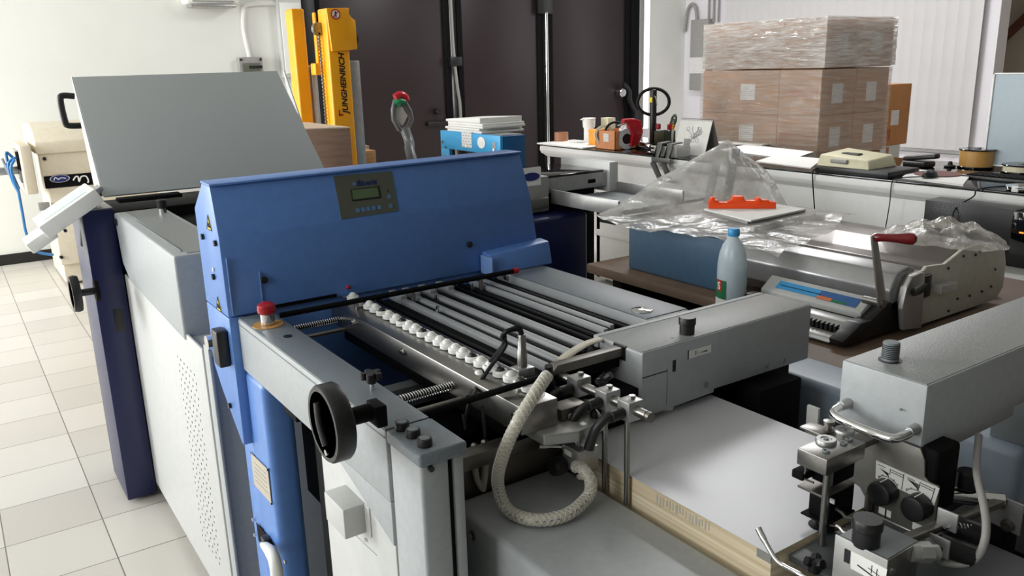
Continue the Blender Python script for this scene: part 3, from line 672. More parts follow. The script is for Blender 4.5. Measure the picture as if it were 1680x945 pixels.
def wrap(z0, z1, x0, x1, y0, y1, lb):
    m = M(); per = [(x0, y0), (x1, y0), (x1, y1), (x0, y1)]
    pts = []
    for i in range(4):
        a, b = Vector((*per[i], 0)), Vector((*per[(i+1) % 4], 0)); n = 22
        for k in range(n): pts.append(a.lerp(b, k/n))
    n = len(pts); cx, cy = (x0+x1)/2, (y0+y1)/2
    rnd = random.Random(3); off = [[rnd.uniform(0, .006) for _ in range(n)] for _ in range(9)]
    def fn(u, v):
        i = int(round(u*n)) % n; j = int(round(v*8)); p = pts[i]; d = Vector((p.x-cx, p.y-cy, 0)).normalized()
        return (p.x+d.x*off[j][i], p.y+d.y*off[j][i], z0+(z1-z0)*v+(.006*math.sin(i*.9) if 0 < j < 8 else 0))
    m.grid(fn, n, 8)
    obj('stretch_film', m, WRAPTOP if z0 > 1.6 else WRAP, label=lb, cat='plastic wrap')
wrap(.985, 1.60, PX0-.012, PX1+.012, PY0-.012, PY1+.012, 'clear stretch film around the two lower rows of cartons')
wrap(1.612, zt+.004, PX0+.004, PX1+.036, PY0-.014, PY1+.012, 'clear shiny stretch film around the top row of cartons')
# tan box to the right on a white carton
a, b = on(1452, 240, Y=4.3), on(1487, 238, Y=4.3)
k = thing('white_carton', 'white carton mostly hidden behind the counter under the tan box', 'carton', ((a.x+b.x)/2, 4.5, 0))
obj('box', M().box(a.x-.12, b.x-.1, 4.3, 4.9, 0, a.z+.0, .004), OFFW, k)
obj('tape_strip', M().box(a.x+.02, a.x+.06, 4.298, 4.3, .3, a.z-.01), TAPEB, k)
t = thing('tan_carton', 'single tan cardboard box with a small white label right of the wrapped stack', 'carton', ((a.x+b.x)/2, 4.45, a.z))
zt2 = on(1490, 137, Y=4.3).z
obj('box', M().box(a.x-.12, b.x, 4.3, 4.68, a.z, zt2, .004), BROWNC2, t)
p = on(1468, 193, Y=4.3); obj('label', M().box(p.x-.06, p.x+.06, 4.298, 4.3, p.z-.065, p.z+.065), LABELM, t)
p = on(1455, 222, Y=4.3); m = M()
for k in range(4): m.box(p.x-.1+k*.04, p.x-.075+k*.04, 4.298, 4.3, p.z-.05, p.z+.05)
obj('red_stamp', m, mat('faded_red_print', (158, 84, 56), .8), t)

# ------------------------------------------------------------------ yellow stacker truck
t = thing('stacker_truck', 'yellow pedestrian stacker truck with a tall double mast in front of the brown doors', 'stacker truck', (2.1, 5.1, 0))
def mast(px0, px1, ptop, pbot, Y, name, depth=.14, x_pad=0):
    a = on(px0, ptop, Y=Y); b = on(px1, ptop, Y=Y); return a, b
a = on(503, 20, Y=5.25); b = on(528, 20, Y=5.25)
a0 = on(498, 195, Y=5.25).x
xl = (on(487, 120, Y=5.2).x+on(508, 120, Y=5.2).x)/2; xw = (on(508, 120, Y=5.2).x-on(487, 120, Y=5.2).x)/2
obj('mast_column', M().box(xl-xw, xl+xw, 5.2, 5.32, .1, 2.06, .012, 3), YEL, t)
YM = 4.92
xa, xb = on(543, 130, Y=YM).x, on(577, 130, Y=YM).x
obj('mast_column', M().box(xa, xb, YM, YM+.13, .1, 2.045, .01, 3), YEL, t)
# head plate of the right column with a notch
z = lambda y: on(560, y, Y=YM).z
x = lambda p, y=60: on(p, y, Y=YM-.01).x
m = M(); m.prism([(x(538), z(14)), (x(575), z(13)), (x(574), z(22)), (x(578), z(29)), (x(584), z(34)), (x(584), z(81)), (x(569), z(83)), (x(542), z(84))], 'y', YM-.022, YM-.001, .004); obj('head_plate', m, YEL, t)
obj('wheel_guide', M().cyl((x(585), YM+.03, z(64)), (x(589), YM+.03, z(64)), .03, seg=14), BLACK, t)
m = M(); m.box(xl+xw+.006, xa-.004, 5.06, 5.1, 1.72, 2.03, .008)
obj('cross_head', m, YEL, t)
obj('cross_bar', M().box(xl+.02, xa+.02, 5.04, 5.12, 1.66, 1.73, .006), YEL, t)
xs = (xl+xa)/2+.015
for i, dx in enumerate((0,)):
    m = M()
    for k in range(46): m.box(xs-.008+dx, xs+.008+dx, 5.0, 5.012, .95+k*.021, .966+k*.021, .002)
    m.tube([(xs+dx, 5.006, .92), (xs+dx, 5.006, 1.95)], .004, 6); obj('lift_chain', m, STEEL, t)
obj('chain_pulley', M().cyl((xs, 5.0, 1.93), (xs, 5.03, 1.93), .04, seg=20, b=.004), STEEL, t)
obj('lift_cylinder', M().cyl((xl+.12, 5.12, .1), (xl+.12, 5.12, 1.66), .022), ALU, t)
obj('hose', M().tube([(xs+.05, 5.12, .2), (xs+.055, 5.1, 1.0), (xs+.05, 5.12, 1.7)], .012, 8, smooth=4), RUBBER, t)
obj('inner_rail', M().box(xl+xw+.012, xl+xw+.05, 5.2, 5.26, .1, 1.72, .004), ALU, t)
obj('inner_mast', M().box(xb+.002, xb+.07, YM+.02, YM+.1, .1, 1.74, .006), ALU, t)
obj('fork_carriage', M().box(xl, xa+.12, 4.82, 4.9, .2, .75, .006), MBLACK, t)
for xx in (xa-.02, xa+.2): obj('fork', M().box(xx, xx+.1, 3.95, 4.83, .14, .2, .008), MBLACK, t)
obj('chassis', M().box(xl-.1, xa+.12, 5.34, 5.9, .06, .8, .03), YEL, t)
for xx in (xl-.05, xa+.1): obj('wheel', M().cyl((xx, 5.6, .06), (xx+.06, 5.6, .06), .06), RUBBER, t)
zz = z(165)
lt = lettering('brand_lettering', 'JUNGHEINRICH', (x(565, 130), YM-.0015, (z(87)+z(187))/2), (0, 0, 1), (-1, 0, 0), z(86)-z(188), BINK, t, shear=.2, bold=.035, height=.05)
m = M(); m.box(x(558, 188)-.004, x(564, 188), YM-.003, YM-.001, z(190), z(187)); m.box(x(558, 188)-.004, x(558, 188)+.004, YM-.003, YM-.001, z(190), z(180)); obj('red_mark', m, RINK, t)
c = Vector((x(549, 24), YM-.023, z(24)))
m = M(); m.ring(c, (0, -1, 0), .03, .0235, .002, 24); m.slab(c+Vector((0, -.001, 0)), (1, 0, 1), (-1, 0, 1), .05, .005, .0015); s1 = obj('warning_sign', m, RINK, t)
obj('sign_disc', M().cyl(c, c-Y_*.001, .025), WHITEP, s1)
m = M(); m.ball(c+Vector((0, -.0015, .013)), .005, 8); m.slab(c+Vector((0, -.001, .001)), X_, Z_, .01, .018, .001); m.slab(c+Vector((.004, -.001, -.013)), X_, Z_, .004, .014, .001); m.slab(c+Vector((-.004, -.001, -.013)), X_, Z_, .004, .014, .001); obj('figure', m, BINK, s1)
# load on forks
a, b = on(497, 200, Y=4.3), on(556, 208, Y=4.3)
k = thing('board_stack', 'tall stack of brown boards with a pale top left of the yellow mast', 'board stack', ((a.x+b.x)/2, 4.45, 0))
obj('stack', M().hexa([(a.x-.1, 4.3, 0), (b.x, 4.15, 0), (b.x, 4.78, 0), (a.x-.1, 4.78, 0), (a.x-.1, 4.3, b.z), (b.x, 4.15, b.z), (b.x, 4.78, b.z), (a.x-.1, 4.78, b.z)], .004), mat('board_edges', (150, 122, 104), .75, var=.18, scale=7, stretch=(1, 1, 7)), k)
obj('top_sheet', M().hexa([(a.x-.1, 4.3, b.z), (b.x, 4.15, b.z), (b.x, 4.78, b.z), (a.x-.1, 4.78, b.z), (a.x-.1, 4.3, b.z+.006), (b.x, 4.15, b.z+.006), (b.x, 4.78, b.z+.006), (a.x-.1, 4.78, b.z+.006)]), mat('board_top', (206, 186, 164), .7), k)
a, b = on(585, 218, Y=5.6), on(606, 245, Y=5.6)
k = thing('grey_crate', 'pale grey-brown crate right of the yellow mast', 'crate', ((a.x+b.x)/2, 5.8, 0))
for i in range(4): obj('side_board', M().box(a.x-.1, b.x, 5.6, 6.0, i*.29, i*.29+.285, .004), mat('grey_timber', (172, 154, 138), .8, var=.15, scale=6, stretch=(1, 1, 9)), k)
obj('lid', M().box(a.x-.12, on(598, 210, Y=5.6).x, 5.62, 5.98, 1.155, a.z+.05, .004), OFFW, k)
a, b = on(587, 248, Y=5.0), on(621, 272, Y=5.0)
k = thing('timber_block_stack', 'stack of pale timber blocks just right of the yellow mast, seen over the blue hood', 'timber', ((a.x+b.x)/2, 5.2, 0))
n_ = 9; hh = a.z/n_
for i in range(n_): obj('timber_block', M().box(a.x-.02+.004*(i % 2), b.x-.006*(i % 3), 5.0, 5.35, i*hh, i*hh+hh-.003, .005), WOOD, k)
# grey loop handle of a pallet jack
t = thing('pallet_jack', 'pallet jack with a grey loop handle and red and green grips before the brown doors', 'pallet jack', (3.0, 6.0, 0))
YJ = 6.0
JACKG = mat('jack_grey_paint', (86, 88, 90), .4)
pts = [(655, 212), (646, 196), (645, 180), (648, 166), (655, 160), (664, 168), (672, 182), (675, 196), (670, 208), (660, 214)]
m = M(); m.tube([on(*q, Y=YJ) for q in pts], .02, 10, closed=True); obj('loop_handle', m, JACKG, t)
m = M(); P_ = [on(*q, Y=YJ) for q in ((660, 206), (649, 196), (648, 178), (656, 170), (668, 190))]; m.prism([(q.x, q.z) for q in P_], 'y', YJ-.012, YJ+.012, .003); obj('handle_plate', m, ALU, t)
obj('tiller', M().tube([on(664, 212, Y=YJ), on(672, 235, Y=YJ-.05), on(676, 262, Y=YJ-.2), Vector((3.1, 5.6, .35))], .04, 10, smooth=4), JACKG, t)
obj('red_button', M().tube([on(648, 160, Y=YJ-.02), on(656, 155, Y=YJ-.02), on(664, 158, Y=YJ-.02), on(667, 165, Y=YJ-.02)], .028, 10, smooth=4), RED, t)
obj('green_grip', M().tube([on(650, 172, Y=YJ-.02), on(655, 166, Y=YJ-.02), on(663, 168, Y=YJ-.02)], .03, 10, smooth=4), GREEN, t)
obj('pump_body', M().box(2.95, 3.25, 5.45, 5.75, .1, .4, .03), DGREY, t)
for xx in (2.9, 3.15): obj('fork', M().box(xx, xx+.15, 4.6, 5.46, .05, .11, .01), DGREY, t)
obj('wheel', M().cyl((3.05, 5.7, .1), (3.15, 5.7, .1), .1), RUBBER, t)

# ------------------------------------------------------------------ bright blue machine with papers on top
XC = 2.5; YA, YD = XC/.66, XC/.563
ztp = on(820, 224, X=XC).z
zt0 = on(722, 213, X=XC).z; ztp = (ztp+zt0)/2
t = thing('blue_press', 'bright blue portal-framed machine with small white labels behind the folding machine', 'press', (XC+.1, (YA+YD)/2, 0))
zl = on(780, 250, X=XC).z
obj('front_beam', M().box(XC, XC+.02, YA, YD, zl, ztp, .004), CYAN, t)
obj('front_leg', M().box(XC, XC+.02, YD-.1, YD, .05, zl, .003), CYAN, t)
obj('front_leg', M().box(XC, XC+.02, YA, YA+.14, .05, zl, .003), CYAN, t)
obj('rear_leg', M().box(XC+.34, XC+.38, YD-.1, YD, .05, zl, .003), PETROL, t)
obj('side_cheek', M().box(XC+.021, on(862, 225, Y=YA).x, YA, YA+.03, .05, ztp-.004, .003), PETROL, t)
obj('top_deck', M().box(XC+.021, on(862, 225, Y=YA).x, YA+.03, YD, ztp-.03, ztp, .003), DGREY, t)
obj('foot', M().box(XC, XC+.4, YA, YD, 0, .05, .004), MBLACK, t)
p = on(766, 229, X=XC); obj('label', M().box(XC-.002, XC, p.y-.055, p.y+.055, p.z-.045, p.z+.045), LABELM, t)
p = on(790, 234, X=XC); m = M(); m.cyl((XC, p.y, p.z), (XC-.003, p.y, p.z), .032, seg=24); 
for v in m.bm.verts: v.co.y = p.y+(v.co.y-p.y)*1.25
obj('oval_badge', m, WHITEP, t)
p = on(811, 239, X=XC); obj('small_sticker', M().box(XC-.002, XC, p.y-.018, p.y+.018, p.z-.018, p.z+.018), CABLE, t)
m = M()
for q in ((727, 233), (732, 241), (811, 246), (766, 239)):
    p = on(*q, X=XC); m.cyl((XC, p.y, p.z), (XC-.006, p.y, p.z), .009, seg=10)
obj('screw', m, CHROME, t)
for k in range(5):
    dy = .02*math.sin(k*2); pa = on(735, 214, Z=ztp)
    m = M(); x0, x1, y0, y1 = XC+.01, XC+.3, YA+.2, YD-.07
    th = .014; z0 = ztp+k*th
    def fn(u, v, z0=z0): return (x0+(x1-x0)*u+.008*math.sin(k*3+v*5), y0+(y1-y0)*v+dy, z0+.0005+(.004*math.sin(u*5+k)*math.sin(v*6) if k == 4 else 0))
    m.box(x0+.004*math.sin(k*5), x1, y0+dy, y1+dy, z0, z0+th-.0008, .003)
    if k == 4:
        for v in m.bm.verts:
            if v.co.z > z0+.005 and v.co.y < y0+.15: v.co.z += .016
    obj('paper_bundle', m, PAPER, label='folded white paper bundle on the bright blue machine, layer %s of the pile' % ('lowest', 'second', 'middle', 'fourth', 'topmost')[k], cat='paper', group='paper bundles on the blue machine')

# ------------------------------------------------------------------ creasing machine with black glass top
YS = 3.35
t = thing('creasing_machine', 'grey desktop creasing machine with a black glass top and delivery tray beside the blue hood', 'creaser', (2.9, 3.6, 0))
a, b = on(893, 292, Y=YS), on(996, 283, Y=YS); zb = on(940, 312, Y=YS).z
zt = (a.z+b.z)/2
obj('body', M().box(a.x, b.x, YS, YS+.42, zb, zt, .004), ALU, t)
obj('glass_top', M().box(a.x-.0, b.x-.02, YS+.005, YS+.42, zt, zt+.012, .003), GLASSB, t)
obj('end_plate', M().box(b.x, b.x+.06, YS-.02, YS+.4, zb-.03, zt+.05, .004), OFFW, t)
obj('slot', M().box(b.x-.13, b.x-.08, YS-.002, YS, zt-.05, zt-.03), MBLACK, t)
p = on(880, 288, Y=YS); 
obj('drive_housing', M().box(a.x-.17, a.x-.002, YS-.04, YS+.4, zb-.08, zt+.02, .006), CABLE, t)
obj('brown_guard', M().box(a.x-.15, a.x-.02, YS-.07, YS-.041, zb-.06, zt-.08, .01), OLIVE, t)
m = M(); p = on(871, 290, Y=YS-.041); m.cyl((p.x, YS-.042, p.z), (p.x, YS-.045, p.z), .05, seg=24)
for v in m.bm.verts: v.co.z = p.z+(v.co.z-p.z)*.4
obj('oval_badge', m, INK, t)
obj('bright_label', M().box(p.x-.08, p.x+.06, YS-.0415, YS-.04, p.z-.045, p.z+.045), WHITEP, t)
zt3 = zb-.03
obj('tray', M().box(a.x+.05, b.x+.25, YS-.5, YS-.0, zt3-.015, zt3, .003), DGREY, t)
obj('tray_rail', M().box(a.x+.03, a.x+.045, YS-.52, YS-.01, zt3-.02, zt3+.05, .003), ALU, t)
obj('tray_rail', M().box(b.x+.05, b.x+.065, YS-.5, YS-.0, zt3-.0, zt3+.05, .003), ALU, t)
obj('tray_bracket', M().box(a.x, a.x+.35, YS-.54, YS-.42, zt3-.055, zt3-.02, .004), BLACK, t)
obj('base_cabinet', M().box(a.x-.2, a.x+.16, YS-.15, YS+.35, .0, zb-.09, .02, 3), NAVY, t)
obj('support_column', M().box(a.x+.2, b.x, YS+.1, YS+.35, 0, zb, .01), MBLACK, t)

# ------------------------------------------------------------------ low table with box, bottle, binding machine
TZ = .85
t = thing('low_table', 'brown work table under the binding machine and the bottle', 'table', (2.6, 1.6, 0))
obj('table_top', M().box(1.95, 3.3, .45, 1.945, TZ-.035, TZ, .004), PLY, t)
for x_, y_ in ((2.0, .5), (3.2, .5), (2.0, 1.88), (3.2, 1.88)): obj('leg', M().box(x_, x_+.06, y_-.03, y_+.03, 0, TZ-.035, .004), MBLACK, t)
obj('lower_shelf', M().box(2.0, 3.25, .5, 1.9, .25, .28, .004), PLY, t)
t = thing('side_table', 'brown board on dark trestles under the slate blue box', 'table', (2.7, 2.3, 0))
obj('table_top', M().box(2.225, 3.3, 1.95, 2.72, TZ-.04, TZ, .004), PLY, t)
for y_ in (2.05, 2.6): obj('trestle', M().box(2.32, 3.2, y_, y_+.06, 0, TZ-.04, .004), MBLACK, t)
XB = 2.3; y1 = on(1030, 440, X=XB).y; y0 = on(1245, 500, X=XB).y
zb = on(1030, 361, X=XB).z
y0 = 2.02
t = thing('slate_blue_box', 'slate blue machine housing under a sheet of clear plastic on the brown table', 'machine housing', (2.6, 2.2, TZ))
obj('housing', M().box(XB, 2.92, y0, y1, TZ, zb, .01, 3), BOXBLUE, t)
obj('top_tray', M().box(XB+.04, 2.9, y0+.03, y1-.03, zb, zb+.006, .002), CABLE, t)
pk = on(1192, 228, X=2.62)
for k, (qa, qb) in enumerate((((1180, 235), (1160, 312)), ((1207, 232), (1190, 320)))):
    A = on(qa[0], qa[1]+12, X=2.86); B = on(*qb, X=2.80); B.z = zb+.006
    d = Vector((0, .022, 0)); n = Vector((.004, 0, 0)); m = M(); m.hexa([B-d, B-d+n, B+d+n, B+d, A-d, A-d+n, A+d+n, A+d]); obj('sheet_guide', m, DGREY, t)
# plastic sheet tented over the guides
tip = on(1195, 232, X=2.86); tx, ty, tz = tip.x, tip.y, tip.z+.012
_pp = [on(*q, Z=zb+.045) for q in ((1155, 345), (1232, 364), (1322, 345), (1245, 332))]; PCX = sum(p.x for p in _pp)/4; PCY = sum(p.y for p in _pp)/4
_sg = 1 if (_pp[1]-_pp[0]).cross(_pp[2]-_pp[1]).z > 0 else -1
def tent(u, v):
    x_ = 2.19+.8*u; _y0 = 1.68+.26*u+.02*math.sin(u*9); y_ = _y0+(2.63-_y0)*v
    d = math.hypot((x_-tx)*(.8 if x_ < tx else 1.3), (y_-ty-.1*min(1, max(0, (tx-x_)/.5)))*(1.8 if y_ < ty else 1.5))
    wob = .008*math.sin(23*x_+9*y_)+.007*math.sin(17*y_-13*x_)+.004*math.sin(41*y_+31*x_)
    ridge = .02*math.sin(7*math.atan2(y_-ty, x_-tx))*min(1, d*4)
    h = tz-(tz-zb-.012)*min(1, (d/.46)**.95)
    base = zb+.014
    if y_ < y0: base -= min(.3, (y0-y_)*.5)+.01*math.sin(x_*30)
    if x_ < XB: base -= (XB-x_)*.9
    if x_ > 2.92: base -= (x_-2.92)*.35
    z_ = max(h+ridge*.5, base)+abs(wob)
    dd = max(((_pp[(i+1) % 4].y-_pp[i].y)*(x_-_pp[i].x)-(_pp[(i+1) % 4].x-_pp[i].x)*(y_-_pp[i].y))/(_pp[(i+1) % 4]-_pp[i]).length*_sg for i in range(4)); wq = 1-min(1, max(0, (dd-.025)/.07)); wq = wq*wq*(3-2*wq)
    z_ = z_*(1-wq)+(zb+.036)*wq
    if y_ < 1.995: z_ = max(z_, TZ+.225 if x_ > 2.45 else TZ+.10)
    return (x_-(.02 if x_ < XB else 0), y_, z_)
m = M(); m.grid(tent, 70, 80); obj('plastic_sheet', m, FILM, label='clear plastic sheet tented over the slate blue box', cat='plastic sheet', smooth=70)
# papers and orange-red plastic part on the sheet
zp = zb+.045
P4 = [on(*q, Z=zp) for q in ((1155, 345), (1232, 364), (1322, 345), (1245, 332))]
t = thing('paper_stack', 'white and grey paper sheets under the orange-red plastic part', 'paper', P4[0])
m = M(); m.quadplate(P4, (0, 0, 1), .006); obj('upper_sheets', m, PAPER, t)
P5 = [p-Z_*.009+Vector((.01*(-1)**i, .008, 0)) for i, p in enumerate(P4)]
m = M(); m.quadplate(P5, (0, 0, 1), .0085); obj('lower_sheets', m, CABLE, t)
zo = zp+.0065
a, b = on(1162, 341, Z=zo), on(1272, 341, Z=zo); dr = (b-a); Lr = dr.length; dr.normalize(); up = Z_
T = Matrix((dr, up, dr.cross(up))).transposed().to_4x4(); T.translation = a
S = Lr/110
t = thing('orange_plastic_part', 'orange-red moulded plastic part with a raised middle lying on the papers', 'plastic part', (a+b)/2)
pr = [(0, 0), (110, 0), (110, 11), (100, 12), (97, 15), (86, 15), (84, 19), (78, 19), (76, 14), (60, 14), (56, 22), (40, 22), (38, 16), (30, 11), (17, 11), (15, 15), (10, 15), (8, 19), (3, 19), (0, 12)]
obj('body', M().prism([(x_*S, y_*S*.95) for x_, y_ in pr], 'z', -.02, .02, .002, T=T), ORANGEP, t)
obj('boss', M().cyl(T @ Vector((7*S, 17*S, 0)), T @ Vector((7*S, 17*S, .034)), .007), ORANGEP, t)
obj('boss', M().cyl(T @ Vector((81*S, 16*S, 0)), T @ Vector((81*S, 16*S, .034)), .007), ORANGEP, t)
# bottle
p = on(1199, 492, Z=TZ)
t = thing('fluid_bottle', 'translucent bottle with a blue cap and green label before the slate blue box', 'bottle', (2.16, 2.16*p.y/p.x, TZ)); q = t.location
scale = 1
def bot(prof): return [(r, h) for r, h in prof]
zcap = on(1201, 374, X=q.x).z-TZ
k = zcap/.30
m = M(); m.lathe([(r*k, h*k) for r, h in ((.05, 0), (.056, .008), (.057, .12), (.056, .17), (.05, .21), (.038, .243), (.024, .262), (.018, .268), (.018, .278))], q, seg=36)
for v in m.bm.verts: v.co.x = q.x+(v.co.x-q.x)*.8
obj('body', m, BOTTLEM, t)
m = M(); m.lathe([(r*k, h*k) for r, h in ((.047, .004), (.0535, .01), (.0545, .12), (.0535, .155), (.001, .156))], q, seg=36)
for v in m.bm.verts: v.co.x = q.x+(v.co.x-q.x)*.8
obj('fluid', m, LIQUID, t)
obj('cap', M().lathe([(.0205*k, .274*k), (.0215*k, .278*k), (.0205*k, .297*k), (.018*k, .3*k), (.001, .3*k)], q, seg=30), SKYB, t)
def lab(py0, py1, a0, a1, mt, nm, off=.0012, par=None):
    z0, z1 = on(1180, py1, X=q.x).z, on(1180, py0, X=q.x).z; z0 = max(z0, TZ+.012)
    def fn(u, v):
        a_ = math.radians(a0+(a1-a0)*u); r = .057*k+off
        return (q.x+math.cos(a_)*r*.8, q.y+math.sin(a_)*r, z0+(z1-z0)*v)
    m = M(); m.grid(fn, 12, 1); return obj(nm, m, mt, par or t)
L1 = lab(452, 482, 195, 128, GREEN, 'green_label'); lab(452, 470, 178, 152, RINK, 'red_patch', .002, L1); lab(482, 497, 195, 128, PAPER, 'white_label')
c = math.radians(165); lettering('label_letter', 'S', (q.x+math.cos(c)*(.057*k*.8+.003), q.y+math.sin(c)*(.057*k+.003), on(1180, 461, X=q.x).z), (-math.sin(c), math.cos(c), 0), Z_, .016, WHITEP, t, bold=.03)

# binding machine with crank
t = thing('binding_machine', 'grey comb binding and punching machine with a crank on the brown table', 'binding machine', (2.5, 1.65, TZ))
BY0, BY1 = 1.36, 1.98
def prof(pxs, Y): return [(lambda p: (p.x, max(TZ+.012, p.z)))(on(*q, Y=Y)) for q in pxs]
side = [(1480, 535), (1473, 500), (1480, 470), (1490, 450), (1510, 443), (1515, 436), (1545, 432), (1560, 420), (1575, 408), (1600, 400), (1625, 397), (1642, 402), (1645, 430), (1640, 470), (1628, 492), (1500, 540)]
sp = prof(side, BY0)
PLT = mat('pale_green_grey_paint', (196, 196, 182), .5)
obj('side_plate', M().prism(sp, 'y', BY0-.012, BY0, .003), PLT, t)
fl = [(p.x, max(TZ+.012, p.z)) for p in (on(*q, Y=BY0-.013) for q in ((1474, 540), (1472, 505), (1480, 470), (1489, 452), (1502, 446), (1510, 446), (1503, 545)))]
obj('front_flange', M().prism(fl, 'y', BY0-.03, BY0-.013, .004, 3), ALU, t)
bx = max(p[0] for p in sp); zmax = max(p[1] for p in sp)
zf = on(1500, 540, Y=BY0).z
inn = [(x_, z_) for x_, z_ in sp]
cx, cz = sum(p[0] for p in inn)/len(inn), sum(p[1] for p in inn)/len(inn)
inn = [(cx+(x_-cx)*.965, cz+(z_-cz)*.96) for x_, z_ in inn]
obj('punch_cover', M().prism(inn, 'y', BY0+.001, BY1, .006), mat('speckled_metal', (128, 122, 118), .28, .7, var=.15, scale=400), t)
obj('side_plate', M().prism(sp, 'y', BY1, BY1+.012, .003), PLT, t)
m = M()
for q in ((1580, 420), (1607, 412), (1555, 440), (1632, 442), (1590, 485), (1610, 478), (1570, 490), (1625, 470), (1555, 510), (1600, 418)):
    p = on(*q, Y=BY0-.012); m.cyl((p.x, BY0-.012, p.z), (p.x, BY0-.016, p.z), .0045, seg=8)
obj('side_screw', m, BLACK, t)
for q in ((1487, 540), (1565, 520), (1630, 497)):
    p = on(*q, Y=BY0+.03); obj('rubber_foot', M().cyl((p.x, BY0+.04, TZ), (p.x, BY0+.04, TZ+.03), .018), RUBBER, t)
    obj('rubber_foot', M().cyl((p.x, BY1-.04, TZ), (p.x, BY1-.04, TZ+.03), .018), RUBBER, t)
# grey front roll cover and cream sloping keypad strip
fx = sp[1][0]
zr = on(1475, 500, Y=BY0).z
zt = on(1480, 460, Y=BY0).z
obj('front_roll', M().prism([(fx-.02, zt-.10), (fx+.05, zt-.1), (fx+.1, zt+.02), (fx+.06, zt+.035), (fx+.0, zt+.02), (fx-.03, zt-.03)], 'y', BY0+.01, BY1-.005, .008, 3), mat('roll_grey', (150, 150, 150), .3, .5), t)
# cream strip: corners in the photo
A, B, C_, D_ = (1248, 470), (1412, 514), (1432, 488), (1263, 447)
XS = fx-.16
pa = on(*B, Y=BY0+.05); pd = on(*C_, Y=BY0+.05)
A3 = on(*A, X=pa.x); D3 = on(*D_, X=pd.x)
m = M(); m.hexa([Vector((pa.x, A3.y, pa.z-.02)), Vector((pa.x, pa.y, pa.z-.02)), Vector((pd.x+.03, pa.y, pa.z-.02)), Vector((pd.x+.03, A3.y, pa.z-.02)),
                 Vector((pa.x, A3.y, pa.z)), Vector((pa.x, pa.y, pa.z)), Vector((pd.x, pa.y, pd.z)), Vector((pd.x, A3.y, pd.z))], .004); strip = obj('keypad_strip', m, OFFW, t)
Ea, Eb = Vector((pa.x, A3.y, pa.z)), Vector((pa.x, pa.y, pa.z)); up = Vector((pd.x-pa.x, 0, pd.z-pa.z)); n = (Eb-Ea).cross(up).normalized()
def strip_rect(u0, u1, v0, v1, mt, nm, off=.0015):
    P4 = [Ea.lerp(Eb, u)+up*v for u, v in ((u0, v0), (u1, v0), (u1, v1), (u0, v1))]
    P4 = [p+n*off for p in P4]; m = M(); m.quadplate(P4, n, .001); obj(nm, m, mt, strip)
strip_rect(.13, .6, .25, .72, SKYB, 'pale_blue_print'); strip_rect(.56, .93, .2, .72, mat('print_blue', (52, 98, 158), .5), 'blue_print', .002)
strip_rect(.56, .7, .2, .38, mat('print_orange', (222, 118, 58), .5), 'orange_print', .0028); strip_rect(.7, .84, .2, .34, GREEN, 'green_print', .0028)
strip_rect(.16, .58, .44, .47, BINK, 'black_line', .0035)
m = M(); m.box(pa.x-.01, fx+.1, A3.y-.01 if False else pa.y+.012, A3.y-.012, TZ+.02, pa.z-.022, .006)
obj('front_body', m, MBLACK, t)
m = M(); m.prism([(pa.x-.13, TZ+.012), (fx+.03, TZ+.012), (fx+.03, pd.z-.01), (pd.x+.02, pd.z-.012), (pa.x+.0, pa.z-.012), (pa.x-.05, TZ+.07), (pa.x-.09, TZ+.05), (pa.x-.14, TZ+.03)], 'y', pa.y-.04, pa.y+.011, .006); obj('end_cheek', m, BLACK, t)
m = M(); m.prism([(pa.x-.13, TZ+.012), (pa.x, TZ+.012), (pa.x+.0, pa.z-.012), (pa.x-.05, TZ+.07), (pa.x-.09, TZ+.05), (pa.x-.14, TZ+.03)], 'y', A3.y, A3.y+.03, .006); obj('end_cheek', m, BLACK, t)
obj('comb_rail', M().prism([(pa.x-.012, TZ+.066), (pa.x-.05, TZ+.058), (pa.x-.07, TZ+.042), (pa.x-.062, TZ+.038), (pa.x-.012, TZ+.046)], 'y', pa.y+.012, A3.y, .004), ALU, t)
g0 = None
for k in range(21):
    y_ = pa.y+.03+k*(A3.y-pa.y-.06)/20
    if g0 is None: g0 = obj('comb_hook', M().box(pa.x-.082, pa.x-.05, y_-.005, y_+.005, TZ+.026, TZ+.05, .003), BLACK, t); gy = y_
    else: again(g0, t, (0, y_-gy, 0))
obj('front_tray', M().prism([(pa.x-.13, TZ+.01), (pa.x-.03, TZ+.01), (pa.x-.085, TZ+.03), (pa.x-.122, TZ+.024)], 'y', pa.y+.012, A3.y, .004), ALU, t)
# crank
h0, h1 = on(1447, 498, Y=pa.y-.06), on(1433, 385, Y=pa.y-.06)
d = Vector((h1.x-h0.x, 0, h1.z-h0.z)).normalized(); sx = Vector((d.z, 0, -d.x))
m = M(); yA = pa.y-.06; m.hexa([h0-sx*.02-Y_*.003, h0+sx*.02-Y_*.003, h0+sx*.02+Y_*.003, h0-sx*.02+Y_*.003, h1-sx*.012-Y_*.003, h1+sx*.012-Y_*.003, h1+sx*.012+Y_*.003, h1-sx*.012+Y_*.003], .001); obj('crank_arm', m, ALU, t)
obj('crank_pivot', M().cyl(h0-Y_*.008, h0+Y_*.06, .012), STEEL, t)
g = on(1490, 390, Y=yA-.05); gd = (on(1490, 391, Y=yA-.02)-h1).normalized() if False else Vector((.55, -.84, 0)).normalized()
st = h1+d*-.008
L_ = .11
obj('crank_handle', M().lathe([(.009, 0), (.013, .008), (.011, .03), (.013, .06), (.017, .09), (.016, .104), (.008, .112), (.001, .113)], st, gd, 24), HANDLEW, t)
obj('side_lever', M().tube([on(1497, 480, Y=BY0-.02), on(1505, 478, Y=BY0-.06), on(1520, 470, Y=BY0-.06)], .012, 8), BLACK, t)
